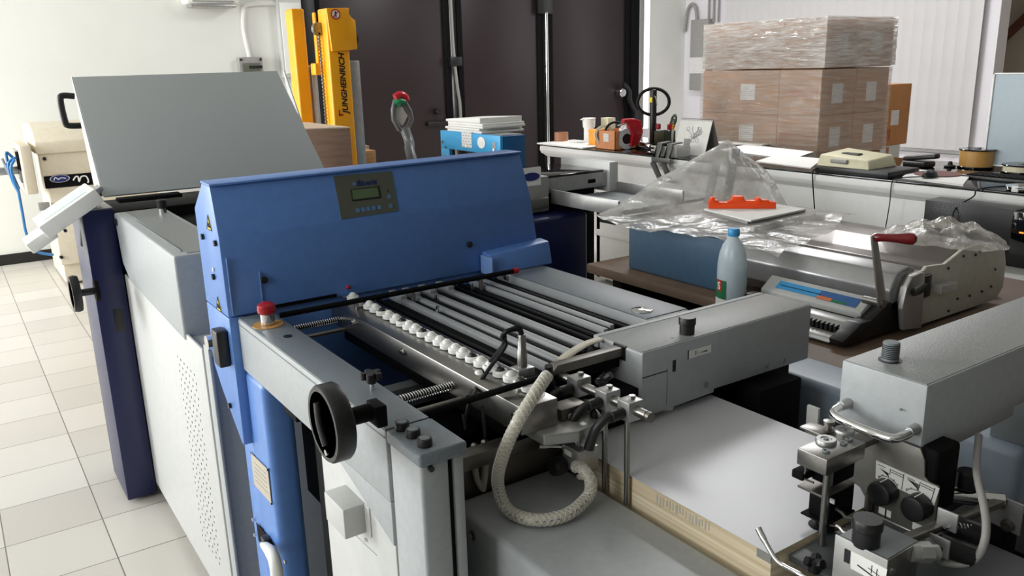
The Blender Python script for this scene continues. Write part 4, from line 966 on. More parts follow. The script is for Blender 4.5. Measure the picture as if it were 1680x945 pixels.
obj('pull_tab', M().box(on(1520, 468, Y=BY0).x, on(1545, 468, Y=BY0).x, BY0-.05, BY0-.013, on(1530, 475, Y=BY0).z, on(1530, 462, Y=BY0).z, .003), PLEX, t)
obj('black_clamp', M().box(on(1500, 480, Y=BY0).x, on(1512, 480, Y=BY0).x, BY0-.03, BY0-.012, on(1505, 480, Y=BY0).z-.01, on(1505, 450, Y=BY0).z, .004), BLACK, t)
# plastic bag on top of it
bz = zmax-.004
c = on(1550, 380, Z=bz+.03)
def bag(u, v):
    a_ = u*2*PI; r = v
    px_ = c.x+math.cos(a_)*r*(.17+.02*math.sin(5*a_)); py_ = c.y+math.sin(a_)*r*(.2+.025*math.sin(3*a_+1))
    z_ = bz+.004+(1-r*r)*.055*(1+.35*math.sin(9*px_*6)*math.sin(11*py_*5))+.006*abs(math.sin(a_*7+r*9))
    return (px_, py_, z_)
m = M(); m.grid(bag, 56, 16); obj('plastic_bag', m, BAGF, label='crumpled clear plastic bag lying on top of the binding machine', cat='plastic bag', smooth=70)
# power adapter with yellow label behind
p = on(1447, 362, X=3.35)
sb = thing('adapter_stand', 'pale cabinet behind the binding machine carrying black equipment', 'cabinet', (3.75, 1.9, 0))
CT = .745
obj('carcass', M().box(3.42, 4.13, .6, 2.75, .06, CT, .004), OFFW, sb); obj('plinth', M().box(3.46, 4.03, .64, 2.7, 0, .06), DGREY, sb)
p = on(1445, 366, Z=CT)
t = thing('power_adapter', 'black power adapter with a yellow label and coiled lead behind the binding machine', 'adapter', (p.x, p.y, CT)); q = t.location
hz = on(1445, 350, X=q.x-.05).z
obj('body', M().box(q.x-.06, q.x+.08, q.y-.12, q.y+.11, CT, CT+.05, .008), BLACK, t)
p = on(1438, 360, X=q.x-.06); obj('yellow_label', M().box(q.x-.063, q.x-.06, q.y+.0, q.y+.05, CT+.01, CT+.04), SIGNY, t)
m = M()
for k in range(3): m.torus((q.x, q.y+.01*k, CT+.06+.008*k), (0.1*k, .05, 1), .07+.012*k, .005, 30, 6)
obj('lead', m, RUBBER, t)
# black computer
XP = 3.925
a = on(1518, 326, X=XP); b = on(1666, 346, X=XP)
t = thing('black_computer', 'black desktop computer case with a perforated front under the counter edge', 'computer', (XP+.15, (a.y+b.y)/2, CT))
zt = (a.z+b.z)/2
obj('case', M().box(XP, XP+.135, b.y, a.y, CT, zt, .006), BLACK, t)
obj('front_bezel', M().box(XP-.012, XP, b.y-.12, b.y+.004, CT, zt-.004, .004), GLASSB, t)
obj('case_side', M().box(XP, XP+.13, b.y-.13, b.y-.001, CT, zt-.01, .005), MBLACK, t)
m = M(); p = on(1555, 340, X=XP)
for i in range(16):
    for j in range(7):
        if (i*7+j*5+i*j) % 3: m.box(XP-.0012, XP, p.y-.07+i*.009, p.y-.066+i*.009, p.z-.03+j*.009, p.z-.026+j*.009)
tag(obj('vent_hole', m, DGREY, t), kind='stuff')
p = on(1677, 382, X=XP-.013); obj('amber_light', M().box(XP-.015, XP-.012, p.y-.006, p.y+.012, p.z-.003, p.z+.003), LED, t)
# ------------------------------------------------------------------ beige machine by the back wall, left
YG = 7.7
t = thing('beige_feeder_machine', 'beige machine with a black band and oval blue badge by the back wall', 'machine', (1.0, 8.0, 0))
G = lambda px, py, Y=YG: on(px, py, Y=Y)
xl = G(66, 300).x; xr = G(150, 300).x+.5; ztp = G(66, 232).z
obj('main_cabinet', M().box(xl+.06, xr, YG, 8.5, .02, ztp-.03, .012, 3), CREAM, t)
m = M(); m.prism([(YG-.05, ztp-.1), (8.5, ztp-.1), (8.5, ztp+.12), (YG+.3, ztp+.14), (YG+.1, ztp+.1), (YG-.05, ztp+.0)], 'x', xl, xr, .015, 3); obj('hood', m, CREAM, t)
b0, b1 = G(75, 289), G(75, 309)
obj('upper_door', M().box(xl+.02, xr, YG-.03, YG, b0.z, ztp-.1, .006), CREAM, t)
bd = obj('black_band', M().box(xl+.03, xr, YG-.034, YG, b1.z, b0.z, .003), MBLACK, t)
obj('lower_door', M().box(xl+.05, xr, YG-.03, YG, .18, b1.z, .006), CREAM, t)
p = G(98, 293, YG-.035); m = M(); m.cyl((p.x, YG-.034, p.z), (p.x, YG-.038, p.z), .075, seg=28)
for v in m.bm.verts: v.co.z = p.z+(v.co.z-p.z)*.42
ob = obj('oval_badge', m, INK, bd)
m = M(); m.torus((p.x, YG-.039, p.z), (0, 1, 0), .07, .003, 28, 6)
for v in m.bm.verts: v.co.z = p.z+(v.co.z-p.z)*.42
m.tube([(p.x-.045, YG-.039, p.z-.01), (p.x-.03, YG-.039, p.z+.012), (p.x-.01, YG-.039, p.z-.005), (p.x+.01, YG-.039, p.z+.006), (p.x+.045, YG-.039, p.z-.002)], .004, 6, smooth=4); obj('badge_script', m, WHITEP, bd)
m = M(); pts = [(120, 296), (124, 290), (128, 290), (130, 298), (133, 290), (141, 289), (145, 296), (144, 300)]
m.tube([G(*q, YG-.036) for q in pts], .006, 6, smooth=3); obj('white_emblem', m, WHITEP, bd)
for q in ((72, 260), (100, 421)):
    p = G(*q); obj('door_lock', M().cyl((p.x, YG-.04, p.z), (p.x, YG-.0, p.z), .014, seg=12), BLACK, t)
a, b = G(30, 240, YG-.1), G(64, 318, YG-.1)
obj('side_box', M().box(a.x, b.x, YG-.1, YG+.55, b.z, a.z, .012, 3), CREAM, t)
obj('socket_plate', M().box(a.x-.012, a.x, YG+.05, YG+.4, b.z+.08, b.z+.34, .004), CABLE, t)
obj('socket_recess', M().box(a.x-.012, a.x, YG+.0, YG+.2, a.z-.2, a.z-.05, .004), MBLACK, t)
p = G(66, 332); obj('catch', M().box(p.x-.02, p.x+.06, YG-.06, YG, p.z-.06, p.z+.0, .004), CABLE, t)
hz = [((24, 262), (18, 275), (24, 300), (30, 312)), ((27, 258), (14, 268), (20, 295), (31, 316)), ((10, 268), (20, 290), (30, 312)), ((3, 260), (18, 290), (29, 308)), ((24, 262), (10, 250), (16, 275), (31, 310))]
for k, q in enumerate(hz):
    obj('air_hose', M().tube([on(*c, Y=YG+.0+.03*k) for c in q], .011, 7, smooth=5), CABLEB if k != 3 else CABLE, t)
obj('lead', M().tube([on(30, 312, Y=YG), on(37, 350, Y=YG), on(44, 385, Y=YG), on(60, 412, Y=YG), on(88, 418, Y=YG-.03)], .011, 7, smooth=5), CABLEB, t)
obj('hose_manifold', M().box(a.x-.25, a.x-.012, YG+.1, YG+.16, on(10, 283, Y=YG).z-.03, on(10, 283, Y=YG).z+.03, .006), ALU, t)

# ------------------------------------------------------------------ grey unit behind the blue hood: perforated cabinet, hood, open lid, navy control post
t = thing('exit_unit', 'grey perforated machine unit with an open grey lid and a navy control post', 'machine unit', (.9, 2.9, 0))
SX = .51
obj('cabinet', M().box(SX+.004, 1.34, 2.25, 3.44, .07, .94, .006), GREY, t)
pan = obj('side_panel', M().box(SX-.006, SX+.004, 2.30, 3.42, .06, .95, .004), OFFW, t)
obj('panel_edge', M().box(SX-.004, SX+.006, 2.235, 2.285, .05, .97, .004), GREY, t)
obj('plinth', M().box(SX+.03, 1.3, 2.28, 3.4, 0, .07, .003), DSTEEL, t)
# two slanting bands of punched holes
m = M(); A = on(291, 585, X=SX-.007); B = on(356, 918, X=SX-.007); C2 = on(318, 612, X=SX-.007)
rows_, cols_ = 27, 6
for i in range(rows_):
    for j in range(cols_):
        y = A.y-(A.y-C2.y)*(j/ (cols_-1))*1.0; z = A.z-(A.z-B.z)*(i/(rows_-1))
        yy = y-(.012 if i % 2 else 0)
        m.cyl((SX-.0064, yy, z), (SX-.0062, yy, z), .0042, seg=6)
tag(obj('punched_hole', m, MBLACK, pan), kind='stuff')
hp = [on(*q, X=SX-.012) for q in ((188, 340), (292, 423), (310, 558), (217, 462), (196, 443))]
hy = [(p.y, p.z) for p in hp]
y0, y1 = 2.47, 3.42
hood = obj('hood', M().prism([(y1, 1.19), (y0, 1.185), (y0, .93), (3.27, .95), (3.38, 1.0)], 'x', SX-.012, .68, .008, 3), GREY, t)
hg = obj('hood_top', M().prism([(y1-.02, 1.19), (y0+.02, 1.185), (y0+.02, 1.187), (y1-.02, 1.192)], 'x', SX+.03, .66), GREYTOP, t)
obj('top_seam', M().box(SX+.02, SX+.023, y0+.05, y1-.25, 1.1865, 1.1905), DGREY, t)
p = on(267, 350, Z=1.19); kb = obj('hood_knob', M().lathe([(.012, 0), (.012, .022), (.018, .024), (.019, .05), (.016, .053), (.001, .053)], (p.x, p.y, 1.189), seg=24), [BLACK], t)
obj('knob_collar', M().cyl((p.x, p.y, 1.189), (p.x, p.y, 1.209), .015), CHROME, kb)
p = on(188, 350, X=SX-.012); obj('hood_screw', M().cyl((SX-.012, 3.37, p.z-.03), (SX-.018, 3.37, p.z-.03), .014, seg=14), BLACK, t)
obj('dark_deck', M().box(.684, 1.4, 2.3, 3.44, .94, 1.15, .004), MBLACK, t)
obj('rear_deck', M().box(SX-.01, 1.4, 3.44, 3.8, .9, 1.19, .004), MBLACK, t)
obj('deck_bar', M().cyl((.7, 2.7, 1.2), (1.36, 2.7, 1.2), .02), STEEL, t)
obj('rear_cabinet', M().box(SX+.01, 1.36, 3.44, 4.2, .05, .92, .006), GREY, t)
# open lid leaning back
b0 = Vector((.48, 3.46, 1.25)); t0 = Vector((.48, 3.785, 1.69)); t1 = Vector((1.308, 3.785, 1.692)); b1 = Vector((1.375, 3.46, 1.25))
n = (b1-b0).cross(t0-b0).normalized(); n = n if n.y > 0 else -n
lid = obj('lid', M().hexa([b0, b1, b1+n*.01, b0+n*.01, t0, t1, t1+n*.01, t0+n*.01], .002), LIDG, t)
obj('lid_flange', M().prism([(3.463, 1.25), (3.787, 1.69), (3.80, 1.69), (3.63, 1.23)], 'x', .476, .481), OFFW, t)
obj('lid_flange', M().prism([(3.463, 1.25), (3.787, 1.69), (3.80, 1.69), (3.63, 1.23)], 'x', 1.34, 1.345), OFFW, t)
obj('lid_lip', M().box(.52, .75, 3.40, 3.47, 1.225, 1.24, .003), MBLACK, t)
hd = [on(*q, X=.476) for q in ((121, 158), (104, 157), (98, 166), (107, 203), (114, 208), (133, 206))]
obj('lid_handle', M().tube([hd[0]+X_*.01, Vector((.445, hd[1].y, hd[1].z))] if False else [on(122, 158, Y=3.92), on(103, 157, Y=3.92), on(99, 165, Y=3.92), on(107, 200, Y=3.92), on(113, 206, Y=3.92), on(134, 206, Y=3.92)], .013, 10, smooth=4), BLACK, t)
p = on(466, 218, Y=3.66); obj('lid_screw', M().cyl(p, p-n*.006, .006), BLACK, lid)
# navy control post
yq = 3.44
m = M(); xa = .39
m.prism([(xa, yq-.02), (SX-.008, yq-.02), (SX-.008, 3.82), (xa+.03, 3.82), (xa, 3.74)], 'z', .015, 1.205, .006)
post = obj('control_post', m, NAVY, t)
p = on(195, 525, Y=yq-.02); obj('recess', M().box(p.x-.016, p.x+.016, yq-.022, yq-.019, p.z-.045, p.z+.045, .001), BLACK, post)
p = on(213, 484, Y=yq-.02); obj('plug', M().cyl((p.x, yq-.02, p.z), (p.x, yq-.024, p.z), .008), DNAVY, post)
c = Vector((.445, 3.5, 1.205))
es = obj('stop_plate', M().box(xa, SX-.01, yq-.01, 3.7, 1.205, 1.209, .001), ALU, post)
obj('stop_button_stem', M().cyl(c+Z_*.004, c+Z_*.034, .017), CHROME, t)
obj('stop_button', M().lathe([(.014, .03), (.03, .036), (.031, .046), (.024, .056), (.001, .059)], c, seg=26), RED, t)
# side handwheel of the post
cw = on(124, 482, X=.315)
hw = obj('handwheel', M().lathe([(.05, -.014), (.064, -.014), (.068, 0), (.064, .014), (.05, .014), (.046, 0), (.05, -.014)], cw, X_, 34), BLACK, t)
m = M(); m.cyl(cw+X_*.0, Vector((xa+.002, cw.y, cw.z)), .013); m.cyl(cw-X_*.008, cw+X_*.008, .05); obj('wheel_web', m, BLACK, hw)
obj('wheel_boss', M().cyl((xa-.012, cw.y, cw.z), (xa+.002, cw.y, cw.z), .04), MBLACK, hw)
# console: white tilted box beside the post
yc0, yc1 = 3.38, 3.56
def cons(u, v, w_): return None
a1, a2 = on(63, 373, Y=yc0), on(155, 310, Y=yc0)       # near top edge
d1 = (a2-a1); L1 = d1.length; ex = d1.normalized(); ez = Vector((-ex.z, 0, ex.x)); ez = ez if ez.z > 0 else -ez
c1 = on(44, 354, Y=0) if False else None
T = Matrix((ex, Y_, ex.cross(Y_))).transposed().to_4x4(); T.translation = a1
th = (on(82, 394, Y=yc0)-a1).length
wd = .235
obj('console', M().box(0, L1, 0, wd, -th*.95, 0, .005, T=T), WHITEP, t)
obj('console_screen', M().box(L1*.12, L1*.88, wd*.2, wd*.8, 0, .0015, T=T), SCREEN, t)
obj('console_base', M().box(-.075, .03, .06, wd-.02, -th*1.35, -.035, .006, T=T), WHITEP, t)
obj('console_bracket', M().cyl(T @ Vector((L1*.72, wd*.5, -th)), Vector((xa+.01, 3.55, 1.06)), .018), BLACK, t)
obj('console_arm', M().box(L1*.9, L1*1.12, wd*.4, wd*.75, -th*.7, -.02, .004, T=T), ALU, t)
obj('latch', M().cyl(T @ Vector((.06, .002, -th*1.05)), T @ Vector((.06, -.008, -th*1.05)), .006), BLACK, t)
# catch between the unit and the blue hood
p = on(364, 570, X=SX-.012)
k = obj('door_catch', M().box(SX-.03, SX+.0, p.y-.03, p.y+.02, p.z-.045, p.z+.05, .006), BLACK, t)
obj('catch_roller', M().cyl((SX-.034, p.y+.06, p.z), (SX-.01, p.y+.06, p.z), .02), CHROME, k)

# ------------------------------------------------------------------ folding machine: blue hood, register table, side frames, feed head
F = thing('folding_machine', 'blue hooded folding machine with a grey sheet table, handwheel and feed head in the middle', 'folding machine', (1.0, 1.6, 0))
BX0, BX1 = .51, 1.45
m = M()
prf = [(2.10, 1.432), (2.02, 1.43), (2.0, 1.31), (1.995, 1.115), (1.995, 1.0), (2.2, .98), (2.2, 1.40)]
def yz(X, pts): return [(X, y, z) for y, z in pts]
L_ = yz(BX0, [(2.10, 1.432), (2.03, 1.43), (2.002, 1.31), (1.998, 1.112), (2.2, 1.112), (2.2, 1.36)])
R_ = [(1.408, 2.10, 1.437), (1.408, 2.03, 1.437), (1.424, 2.002, 1.31), (1.452, 1.998, 1.112), (1.452, 2.2, 1.112), (1.43, 2.2, 1.36)]
n = 6; V, Fc = m._add(L_+R_, [tuple(range(5, -1, -1)), tuple(range(6, 12))]+[(i, (i+1) % n, n+(i+1) % n, n+i) for i in range(n)])
bmesh.ops.recalc_face_normals(m.bm, faces=Fc); m._bev(Fc, .004, 2)
hood = obj('hood', m, BLUE, F, smooth=25)
obj('hood_top_lip', M().hexa([(BX0-.002, 2.022, 1.4305), (1.41, 2.022, 1.4375), (1.41, 2.103, 1.4375), (BX0-.002, 2.103, 1.432), (BX0-.002, 2.022, 1.436), (1.41, 2.022, 1.443), (1.41, 2.103, 1.443), (BX0-.002, 2.103, 1.4375)], .0015), BLUE, F)
sk = obj('left_skirt', M().prism([(1.996, 1.11), (2.2, 1.11), (2.2, .935), (2.146, .878), (2.012, .773), (1.996, .773)], 'x', BX0, .548, .004), BLUE, F)
obj('lower_front', M().box(.548, 1.44, 2.01, 2.2, .80, 1.11, .004), BLUE, F)
obj('dark_slot', M().box(.59, .79, 1.993, 2.0, 1.116, 1.124), MBLACK, hood)
obj('hood_seam', M().box(BX0+.01, BX0+.012, 1.994, 1.999, 1.116, 1.26), LBLUE, hood)
for q, m_ in (((433, 459), 0), ((770, 401), 0), ((797, 438), 0)):
    p = on(*q, Y=1.998); s_ = obj('hood_screw', M().cyl((p.x, 1.999, p.z), (p.x, 1.992, p.z), .009, seg=16, b=.001), BLACK, hood)
for q in ((434, 456, 512), (772, 398, 440)): pass
p = on(430, 490, Y=1.998); obj('seam_line', M().box(p.x-.0007, p.x+.0007, 1.9955, 1.999, 1.13, 1.215), LBLUE, hood)
obj('side_fairing', M().hexa([(1.24, 1.94, 1.112), (1.455, 1.94, 1.112), (1.455, 2.0, 1.112), (1.24, 2.0, 1.112), (1.245, 1.955, 1.165), (1.455, 1.955, 1.178), (1.455, 2.0, 1.182), (1.245, 2.0, 1.17)], .003), BLUE, F)
obj('fairing_tab', M().box(1.236, 1.242, 1.935, 1.995, 1.108, 1.162, .002), LBLUE, F)
# left side fittings
sd = BX0-.0005
for q in ((334, 388), (355, 399), (352, 454), (379, 665)):
    p = on(*q, X=BX0); obj('side_stud', M().cyl((BX0, p.y, p.z), (BX0-.007, p.y, p.z), .0075, seg=14), BLACK, hood if q[1] < 500 else sk)
p = on(351, 442, X=BX0); obj('side_rivet', M().cyl((BX0, p.y, p.z), (BX0-.003, p.y, p.z), .006), CHROME, hood)
def tri(px, py, h, par):
    p = on(px, py, X=BX0)
    m = M(); m.prism([(p.y+h*.55, p.z-h*.45), (p.y-h*.55, p.z-h*.45), (p.y, p.z+h*.55)], 'x', BX0-.0012, BX0-.0004)
    s_ = obj('warning_label', m, SIGNY, par)
    q = M(); c = Vector((BX0-.0014, p.y, p.z-h*.12))
    for i in range(3):
        A_, B_ = [(p.y+h*.55, p.z-h*.45), (p.y-h*.55, p.z-h*.45), (p.y, p.z+h*.55)][i], [(p.y-h*.55, p.z-h*.45), (p.y, p.z+h*.55), (p.y+h*.55, p.z-h*.45)][i]
        a_ = Vector((BX0-.0014, *A_)); b_ = Vector((BX0-.0014, *B_)); ctr = Vector((BX0-.0014, p.y, p.z-h*.1)); q.tube([a_.lerp(ctr, .12), b_.lerp(ctr, .12)], h*.03, 5)
    q.torus(c+Vector((0, h*.06, .0)), X_, h*.13, h*.045, 14, 5); q.tube([c+Vector((0, -h*.22, -h*.12)), c+Vector((0, h*.0, h*.1))], h*.045, 5)
    obj('warning_symbol', q, BINK, s_)
tri(343, 366, .04, hood); tri(359, 499, .04, hood)
# display panel on the hood
def face(u, v):      # point on the sloping upper face; u along X in metres, v from bottom (0) to top (1)
    return Vector((u, 2.002+.028*v, 1.31+.122*v))
pn = (Vector((0, .028, .122)).cross(X_)).normalized(); pn = pn if pn.y < 0 else -pn
fu = Vector((0, .028, .122)).normalized()
def fpt(px, py):
    p = on(px, py, Y=2.012); 
    for _ in range(4): p = on(px, py, Y=2.002+.028*(p.z-1.31)/.122)
    return p
P4 = [fpt(*q) for q in ((560, 360), (653, 346), (642, 281), (547, 289))]
pnl = obj('control_panel', M().quadplate(P4, pn, .002), OLIVE, F)
def prect(px, py, w_, h, mt, nm, off=.0022, tk=.0008, par=None):
    p = fpt(px, py)+pn*off; obj(nm, M().slab(p, X_, fu, w_, h, tk), mt, par or pnl)
prect(600, 318, .082, .032, BLACK, 'lcd_bezel', .0021); prect(599, 317.5, .074, .025, LCD, 'lcd_screen', .0031)
for k in range(5): prect(586.5+k*8.7, 345.3-k*1.3, .0105, .0105, BTN, 'panel_button')
prect(637.5, 322.5, .0105, .0105, BTN, 'panel_button'); prect(640.3, 338, .0105, .0105, BTN, 'panel_button')
prect(636, 313.5, .004, .004, BINK, 'indicator_light')
lettering('brand_lettering', 'Bäuerle', fpt(601, 299.5)+pn*.0026, X_, fu, .058, INK, pnl, shear=.25, bold=.02, height=.015); prect(580.5, 302, .009, .008, BTN, 'logo_square')
# blue pedestal leg with type plate and cable slot
leg = obj('blue_leg', M().box(.532, .605, 1.86, 2.0, .02, .974, .018, 4), BLUE, F)
obj('leg_rear', M().box(.533, .605, 1.99, 2.085, .02, .80, .006), BLUE, F); obj('foot_plate', M().box(.52, .7, 1.8, 2.12, 0, .02, .003), MBLACK, F)
P4 = [on(*q, X=.53) for q in ((412, 743), (440, 770), (446, 826), (418, 795))]
tp = obj('type_plate', M().quadplate([P4[3], P4[2], P4[1], P4[0]], (-1, 0, 0), .0015), PLATE, leg)
m = M()
for v in (.2, .34, .48, .62, .76): 
    a_ = P4[0].lerp(P4[3], v).lerp(P4[1].lerp(P4[2], v), .15); b_ = P4[0].lerp(P4[3], v).lerp(P4[1].lerp(P4[2], v), .85); m.tube([a_-X_*.0018, b_-X_*.0018], .0009, 4)
obj('plate_print', m, DGREY, tp)
m = M()
for p in P4: m.cyl(p+X_*0, p-X_*.004, .004, seg=10)
for q in ((416, 852), (419, 877), (469, 921)):
    p = on(*q, X=.53); m.cyl(p, p-X_*.004, .0055, seg=12)
obj('leg_screw', m, CHROME, leg)
P4 = [on(*q, X=.529) for q in ((421, 857), (450, 893), (440, 905), (425, 887))]
obj('leg_slot', M().quadplate(P4, (-1, 0, 0), .0012), MBLACK, leg)
a_ = on(440, 900, X=.5); 
obj('cable_sleeve', M().tube([on(432, 893, X=.52), on(444, 905, X=.5), on(452, 925, X=.49), on(456, 960, X=.49)], lambda u: .009+.006*min(1, u*3), 12, smooth=5), WHITEP, leg)
obj('slot_terminal', M().box(.512, .53, on(436, 888, X=.52).y-.015, on(436, 888, X=.52).y+.015, on(436, 888, X=.52).z-.012, on(436, 888, X=.52).z+.012, .003), BLACK, leg)
obj('leg_bracket', M().box(.56, .62, 1.72, 1.80, .92, .97, .003), MBLACK, F)
# black drive cabinet with vents
drv = obj('drive_cabinet', M().box(.61, 1.30, 1.42, 1.76, .02, .93, .006), MBLACK, F)
vs = None
for k in range(22):
    z_ = .12+k*.035
    if vs is None: vs = obj('vent_slot', M().box(.604, .612, 1.46, 1.56, z_, z_+.014, .002), BLACK, drv); z00 = z_
    else:
        c = vs.copy(); COL.objects.link(c); c.parent = drv; c.location = (0, 0, z_-z00)
obj('base_frame', M().box(.62, 1.29, 1.36, 2.0, .02, .12, .006), DGREY, F)
# left side frame beam
bm_ = obj('side_beam', M().box(.53, .616, 1.176, 1.993, .975, 1.108, .004), GREY, F)
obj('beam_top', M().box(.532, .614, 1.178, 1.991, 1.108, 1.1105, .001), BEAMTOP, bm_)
obj('beam_seam', M().box(.5288, .531, 1.18, 1.99, 1.094, 1.0965), DGREY, bm_)
obj('beam_gusset', M().prism([(1.176, .975), (1.44, .975), (1.176, .89)], 'x', .531, .56, .003), GREY, F)
# front post with cap and three buttons
fp = obj('front_post', M().box(.534, .585, 1.062, 1.172, .02, 1.09, .006, 3), GREY, F)
obj('post_back', M().box(.594, .613, 1.064, 1.172, .02, 1.085, .003), GREY, F)
obj('post_slot', M().box(.584, .595, 1.07, 1.16, .02, 1.08), MBLACK, F)
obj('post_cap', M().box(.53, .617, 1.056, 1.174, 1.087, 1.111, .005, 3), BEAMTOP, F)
for q in ((660, 704), (678, 716), (697, 731)):
    p = on(*q, Z=1.111); b_ = obj('push_button', M().lathe([(.0105, 0), (.0125, .002), (.0125, .012), (.0115, .0145), (.001, .0145)], (p.x, p.y, 1.110), seg=22), BLACK, F)
    obj('button_face', M().cyl((p.x, p.y, 1.1245), (p.x, p.y, 1.1252), .0088), DGREY, b_)
p = on(715, 765, Y=1.062); obj('post_screw', M().cyl((p.x-.01, 1.064, p.z), (p.x-.01, 1.056, p.z), .005, seg=12), BLACK, fp)
# white switch panel below the beam
wp = obj('switch_panel', M().box(.545, .60, 1.2, 1.535, .02, .978, .003), OFFW, F)
obj('panel_channel', M().box(.548, .60, 1.172, 1.2, .02, .95, .002), DSTEEL, F)
P4 = [on(*q, X=.545) for q in ((562, 830), (562, 880))]
ya, yb = on(535, 805, X=.505).y, on(566, 832, X=.505).y
za, zb = on(562, 832, X=.505).z, on(566, 880, X=.505).z
sb = obj('switch_box', M().box(.50, .546, yb, ya, zb, za, .003), OFFW, F)
p = on(582, 853, X=.545)
obj('box_flange', M().box(.542, .5452, yb-.022, yb, zb, za, .001), OFFW, sb)
m = M()
for q in ((580, 833), (582, 869), (598, 852), (601, 885), (619, 802)):
    p = on(*q, X=.545); m.cyl(p, p-X_*.004, .0042, seg=10)
obj('panel_screw', m, CHROME, wp)
p = on(591, 859, X=.545); obj('panel_hole', M().cyl(p-X_*.0006, p+X_*.0, .004, seg=12), BLACK, wp)
a_, b_ = on(580, 875, X=.5446), on(618, 911, X=.5446); obj('panel_line', M().tube([a_, b_], .0008, 4), DGREY, wp)
# emergency stop on the beam
c = on(440, 533, Z=1.1105); c.z = 1.1105
sr = obj('stop_ring', M().cyl(c, c+Z_*.002, .036, seg=36), BRASSY, F)
obj('stop_collar', M().cyl(c+Z_*.002, c+Z_*.03, .0165, seg=24, b=.002), CHROME, sr)
obj('stop_button', M().lathe([(.016, .028), (.021, .032), (.0225, .04), (.0205, .05), (.012, .0555), (.001, .056)], c, seg=28), RED, F)
c = on(472, 552, Z=1.1105); obj('beam_plug', M().cyl(c, c+Z_*.0015, .0105, seg=20), BLACK, bm_)
# star knob on the beam
c = on(611, 640, Z=1.1105); c.z = 1.1105
sk_ = obj('star_knob', M().lathe([(.008, .014), (.011, .02), (.012, .036), (.001, .038)], c, seg=14), BLACK, F)
m = M()
for k in range(5):
    a_ = 2*PI*k/5+.3; m.cyl(c+Vector((math.cos(a_)*.0145, math.sin(a_)*.0145, .022)), c+Vector((math.cos(a_)*.0145, math.sin(a_)*.0145, .036)), .0062, seg=10, b=.001)
obj('knob_lobe', m, BLACK, sk_); obj('knob_stem', M().cyl(c, c+Z_*.016, .0045), CHROME, sk_)
# handwheel with folding crank on the beam
c = on(529, 697, X=.43); R0 = .0645
def hwring(o, ax): return M().lathe([(R0-.010, -.016), (R0-.003, -.016), (R0, -.012), (R0, .012), (R0-.003, .016), (R0-.010, .016), (R0-.011, .0), (R0-.010, -.016)], o, ax, 44)
hw = obj('handwheel', hwring(c+X_*.016, X_), BLACK, F)
m = M(); m.cyl(c+X_*.012, c+X_*.02, R0-.01, seg=36); obj('wheel_web', m, BLACK, hw)
m = M(); m.tube([c+Vector((-.002, .008, .036)), c+Vector((-.004, .0, .004)), c+Vector((-.002, -.014, -.03))], .0065, 10, smooth=4); obj('folding_grip', m, BLACK, hw)
obj('grip_pivot', M().cyl(c+Vector((-.006, -.018, -.04)), c+Vector((.012, -.018, -.04)), .005), CHROME, hw)
m = M(); m.cyl(c+X_*.02, Vector((.531, c.y, c.z)), .015); m.box(.512, .531, c.y-.03, c.y+.012, c.z-.02, c.z+.018, .003); obj('wheel_bearing', m, MBLACK, F)
# ---- register table
TZ0 = 1.085
obj('under_plate', M().box(.80, 1.285, 1.2, 1.99, 1.0, 1.03, .003), MBLACK, F)
obj('table_bed', M().box(.80, 1.285, 1.26, 1.99, 1.06, TZ0, .003), MBLACK, F)
rail = obj('ball_rail', M().hexa([(.766, 1.12, 1.052), (.848, 1.12, 1.052), (.848, 1.985, 1.052), (.766, 1.985, 1.052), (.768, 1.12, 1.105), (.848, 1.12, 1.105), (.848, 1.985, 1.105), (.768, 1.985, 1.105)], .003), STEEL, F)
rail_x = .826
pos = [556, 568, 579, 596, 606, 616, 627, 638, 650, 660, 671, 682, 694, 708, 721, 733, 747, 760, 775, 789, 804, 821, 838, 855, 868]
blk = {1, 3, 6, 9, 12, 18, 21, 23}
py_ = lambda x: 480+(x-556)*(628-480)/(868-556)+(-4*math.sin((x-556)/312*PI))
proto = {}
for i, px in enumerate(pos):
    y = 1.999+(1.17-1.999)*((px-556)/312)
    p = on(px, py_(px), X=rail_x); y = p.y
    for kd in (0, 1):
        if kd not in proto and (i in blk) == bool(kd):
            m = M(); o0 = Vector((rail_x, y, 1.105))
            m.lathe([(.0115, 0), (.0155, .002), (.016, .010), (.0135, .013), (.0105, .013), (.0095, .011), (.001, .0105)], o0, seg=20)
            if kd: m.mi = 1
            m.ball(o0+Z_*.0115, .0088 if kd else .0105, 14)
            proto[kd] = (obj('ball_cap', m, [WHITEP, BLACK], rail), y); break
    else:
        c_, y00 = proto[int(i in blk)]; again(c_, rail, (0, y-y00, 0))
p = on(560, 473, Z=1.13); obj('red_marker', M().ball((rail_x, 2.0, 1.135), .007, 10), RED, rail)
for q in ((662, 577), (847, 680), (580, 512)):
    p = on(*q, X=.766); m = M(); m.lathe([(.008, 0), (.008, .005), (.005, .006), (.005, .010), (.001, .010)], (.768, p.y, min(1.09, p.z)), (-1, 0, 0), 8); obj('rail_bolt', m, CHROME, rail)
for px, pm in ((645, 528),): pass
